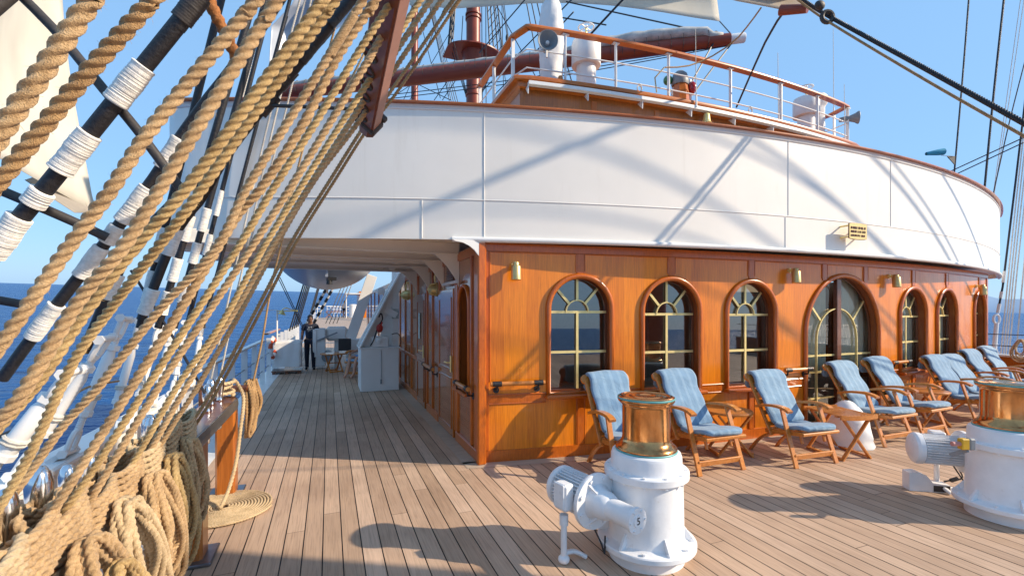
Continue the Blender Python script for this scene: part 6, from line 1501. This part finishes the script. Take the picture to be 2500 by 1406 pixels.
def sail(label, fn, mat='sail', nu=24, nv=24, name='sail'):
    m = MB(); m.grid(nu, nv, fn); o = one(name, m, M[mat], label, 'sail', angle=180)
    sd = o.modifiers.new('cloth_thickness', 'SOLIDIFY'); sd.thickness = .012; return o
def lerp2(a, b, t): return (a[0] + (b[0]-a[0])*t, a[1] + (b[1]-a[1])*t)
def curve(pts, t):
    x = t*(len(pts)-1); i = min(int(x), len(pts)-2); return lerp2(pts[i], pts[i+1], x - i)
def quad_sail(left, right, d0, d1, bulge):
    def f(u, v):
        p = lerp2(curve(left, v), curve(right, v), u); return PD(p[0], p[1], d0 + (d1-d0)*u + bulge*math.sin(math.pi*u)*math.sin(math.pi*min(1, v*.9+.05)) + .03*math.sin(u*9+v*3))
    return f
sail('big cream sail filling the top left corner behind the ropes', quad_sail([(-120, -80), (-120, 120), (-120, 320)], [(146, -80), (158, 80), (172, 190), (195, 320), (232, 520)], 11, 17, 1.0))
sail('brown grey lower fold of sail hanging below the big cream one', quad_sail([(60, 440), (120, 480), (182, 520)], [(195, 395), (218, 455), (236, 520)], 15.0, 17.2, .3), 'sail_tan', 10, 10)
sail('pale jib with bluish shade in its colour, hanging behind the golden ropes at the top', quad_sail([(745, -60), (712, 12), (662, 65), (656, 172)], [(980, -60), (900, 20), (780, 100), (690, 172)], 19, 19, 1.0), 'boat')  # blue-grey of shaded cloth put into the sail's colour
def topsail(u, v):
    bot = curve([(1000, 14), (1110, 22), (1200, 16), (1300, 9), (1400, 8), (1500, 15), (1600, 28), (1700, 45), (1757, 53)], u); top = curve([(1000, -120), (1735, -120)], u); p = lerp2(top, bot, v)
    return PD(p[0], p[1], 15 + 1.0*math.sin(math.pi*v*.8) - .6*u)
sail('wide sail whose curved white foot crosses the top centre of the photo', topsail, 'sail', 30, 14)
def gaffsail(u, v):
    bot = curve([(1740, -12), (1800, 4), (1870, 17), (1915, 26), (1962, 24)], u); top = curve([(1740, -90), (1960, -40)], u); p = lerp2(top, bot, v); return PD(p[0], p[1], 7 + .4*math.sin(math.pi*v))
sail('small tan corner of sail at the top edge, right of centre', gaffsail, 'sail_tan', 16, 10)
m = MB(); m.cyl(PD(1905, 26, 6.95), PD(1972, 22, 6.7), .075, .06); one('boom_tip', m, M['redmast'], 'red brown tip of a boom poking out below the tan sail corner', 'boom')
# sheets at upper right
def line(pts, r_, mat, label, n=8, group=None, name='stay', ropey=False):
    m = MB(); P = resample(track(pts), .25)
    m.rope(track(pts), r_*2, n=9, step=r_*.5, lay=1.5) if ropey else m.tube(P, r_, n)
    return one(name, m, M[mat], label, 'rope', group)
line([(1930, -20, 6.7), (2015, 35, 6.3), (2250, 163, 5.2), (2510, 306, 4.3)], .030, 'black', 'thick black sheet slanting across the upper right sky', ropey=True)
line([(1935, -10, 6.6), (2020, 52, 6.2), (2250, 190, 5.2), (2510, 338, 4.3)], .017, 'rope_brown', 'thin tan sheet running just under the thick black one', ropey=True)
m = MB(); c = PD(2020, 42, 6.2); m.tube([c + (RGT*math.cos(a*.4) + V((0, 0, math.sin(a*.4))))*.075 for a in range(16)], .028, 8, closed=True); m.blob(c + V((-.15, 0, .12)), (.08, .05, .06), 8)
one('sheet_shackle', m, M['iron'], 'black shackle joining the two sheets below the boom tip', 'shackle')
line([(1915, 28, 6.9), (1870, 100, 7.6), (1798, 262, 9.2)], .018, 'black', 'dark line from the boom tip down to the wheelhouse roof')
line([(1858, 20, 7.0), (1800, 95, 7.8), (1735, 140, 8.0), (1675, 163, 7.9), (1622, 165, 7.75)], .012, 'rope_brown', 'slack brown line sagging from the sail corner to the roof rail', ropey=False, name='slack_line')
line([(1622, 165, 7.7), (1603, 178, 7.7), (1598, 205, 7.7), (1606, 235, 7.7)], .012, 'rope_pale', 'loose pale rope tail hanging from the roof rail', name='rope_tail')
line([(1757, 53, 14.3), (1790, 90, 12.2)], .015, 'black', 'short dark line from the wide sail corner to the boom end')

# ================================================================ STARBOARD SIDE
t = thing('starboard_bulwark', (STBD, 3, 0), 'low teak panelled bulwark with a white cap at the far right deck edge', 'bulwark')
m = MB(); m.slab([(STBD-.02, -6), (STBD+.06, -6), (STBD+.06, 9.5), (STBD-.02, 9.5)], .004, .60)
for k in range(12): m.bar((STBD-.03, -5.5 + 1.3*k, .02), (STBD-.03, -5.5 + 1.3*k, .6), .08, .03, up=(1, 0, 0))
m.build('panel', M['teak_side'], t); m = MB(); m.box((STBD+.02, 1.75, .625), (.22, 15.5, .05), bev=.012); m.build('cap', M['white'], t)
for z in (.85, 1.12): m = MB(); m.tube([(STBD+.06, -6, z), (STBD+.06, 26, z)], .011, 6); m.build('wire', M['iron'], t)
for y in (-5, -3, -1, 1, 3, 5, 9, 11, 13, 16, 19, 22): m = MB(); m.bar((STBD+.06, y, .6 if y < 9.4 else 0), (STBD+.06, y, 1.15), .05, .02, up=(0, 1, 0)); m.build('stanchion', M['white'], t)
line([(2366, -10, 13), (2348, 215, 13), (2328, 442, 13)], .022, 'black', 'black backstay carrying the windsock near the right edge', name='backstay')
line([(2452, -10, 13), (2425, 240, 13), (2402, 478, 13)], .028, 'black', 'black backstay right of the windsock, thicker of the two', name='backstay')
line([(2493, -10, 13), (2458, 240, 13), (2424, 482, 13)], .010, 'rope_white', 'fine pale halyard, left strand of the pair at upper right', name='halyard')
line([(2500, 0, 13), (2467, 225, 13), (2426, 482, 13)], .010, 'rope_white', 'fine pale halyard, right strand of the pair at upper right', name='halyard')
line([(2505, 140, 12.5), (2464, 300, 12.5), (2424, 478, 12.5)], .014, 'iron', 'dark halyard crossing the fine pale pair at the right edge', name='halyard')
for a, b in (((2300, 430), (2500, 338)), ((2312, 437), (2500, 350))): pass
line([(2300, 428, 12.0), (2500, 336, 10.5)], .014, 'iron', 'upper of two dark wires slanting up to the right edge over the bridge wing', name='wire')
line([(2312, 436, 12.0), (2500, 348, 10.5)], .014, 'iron', 'lower of two dark wires slanting up to the right edge over the bridge wing', name='wire')
S0 = [(2512, 170, 11.2), (2480, 440, 11.2), (2448, 700, 11.2), (2436, 762, 11.2)]
sh = thing('shroud', PD(2436, 762, 11.2), 'black and white striped starboard shroud ending in an eye above the far rail', 'shroud')
m = MB(); m.tube(track(S0), .021, 10); m.build('wire', M['black'], sh)
for a, b in ((662, 690), (712, 728), (742, 764)):
    pa = lambda y: PD(2448 + (700-y)*.123 if y < 700 else 2448 - (y-700)*.19, y, 11.2)
    m = MB(); m.cyl(pa(b), pa(a), .032, n=12); m.build('seizing', M['seizing'], sh)
m = MB(); c = PD(2433, 779, 11.2); m.tube([c + (RGT*.075*math.cos(a*.4) + V((0, 0, .11*math.sin(a*.4)))) for a in range(16)], .025, 8, closed=True); m.build('thimble', M['white'], sh)
m = MB(); m.cyl(PD(2433, 788, 11.2), PD(2426, 866, 11.2), .04, .05, 14); m.plate([PD(2415, 872, 11.15), PD(2440, 872, 11.15), PD(2432, 850, 11.15), PD(2422, 850, 11.15)], .05); m.build('bottlescrew', M['white'], sh)
for k, (a, b) in enumerate((((2499, 330), (2441, 890)), ((2504, 345), (2448, 890)), ((2508, 370), (2454, 892)), ((2513, 395), (2461, 894)))):
    line([(a[0], a[1], 11.4), ((a[0]+b[0])/2 - 2, (a[1]+b[1])/2, 11.4), (b[0], b[1], 11.4)], .014, 'rope_white', 'white fall of rope in the close set of four at the right edge', 6, 'set of four white falls by the starboard rail', 'white_line')
line([(2505, 590, 11.0), (2478, 895, 11.0)], .014, 'rope_white', 'lone white fall right of the close set of four', 6, name='white_line')
c = PD(2284, 373, 12.6); t = thing('windsock', c, 'small teal windsock standing out from a backstay', 'windsock')
m = MB(); m.lathe([(.09, .22), (.085, .1), (.045, -.25), (.040, -.26)], c, RGT*.97 + V((0, 0, .12)), 16, cap=False); m.build('sock', M['windsock'], t)
m = MB(); m.tube(track([(2298, 380, 12.7), (2330, 382, 12.95)]), .006, 5); m.plate(track([(2312, 382, 12.9), (2331, 382, 12.95), (2330, 402, 12.95)]), .02); m.build('arm', M['iron'], t)
coil(14.62, PX(2494, 870, 14.62).y, 1.02, 6, .34, .52, .032, 'rope_pale', 'pale coil of rope hung up at the right edge above the far bulwark', 31, .02, .06, out=-1)
c = PX(2474, 906, 14.6); t = thing('block', c, 'round brown wooden block at the foot of the white falls', 'block'); m = MB(); m.lathe([(.06, -.06), (.12, -.05), (.13, 0), (.12, .05), (.06, .06)], c, FWD*.4 + RGT*.9, 20); m.build('shell', M['chair'], t)
# starboard shrouds and running gear of the after mast: outside the frame, they throw the slanting shadows on the white plating
for k in range(4):
    y = 1.9 + 1.0*k; m = MB(); m.tube([(14.95, y, .9), (XC+.3, -.8, 13.2)], .022 if k < 3 else .018, 8); one('shroud', m, M['black'], 'black starboard shroud of the after mast, outside the photo', 'shroud', 'starboard shrouds of the after mast')
for k in range(5):
    y = 1.0 + .8*k; m = MB(); m.tube([(14.3, y, .9), (XC+.5, -1.1 + .1*k, 9.5 + .9*k)], .016, 6); one('running_rope', m, M['rope'], 'manila rope leading up from the starboard pinrail, outside the photo', 'rope', 'starboard running ropes of the after mast')
for z, y0 in ((7.0, 0), (9.5, 1)):
    m = MB(); m.cyl((2.4, -2.2+y0, z), (14.5, 3.1+y0, z + 1.4), .05, .04, 14); one('yard', m, M['redmast'], 'slung red brown yard added to cast shadows, outside the photo', 'spar', 'yards added to cast shadows')  # added out of view to cast shadows, kept thin so they stay narrow
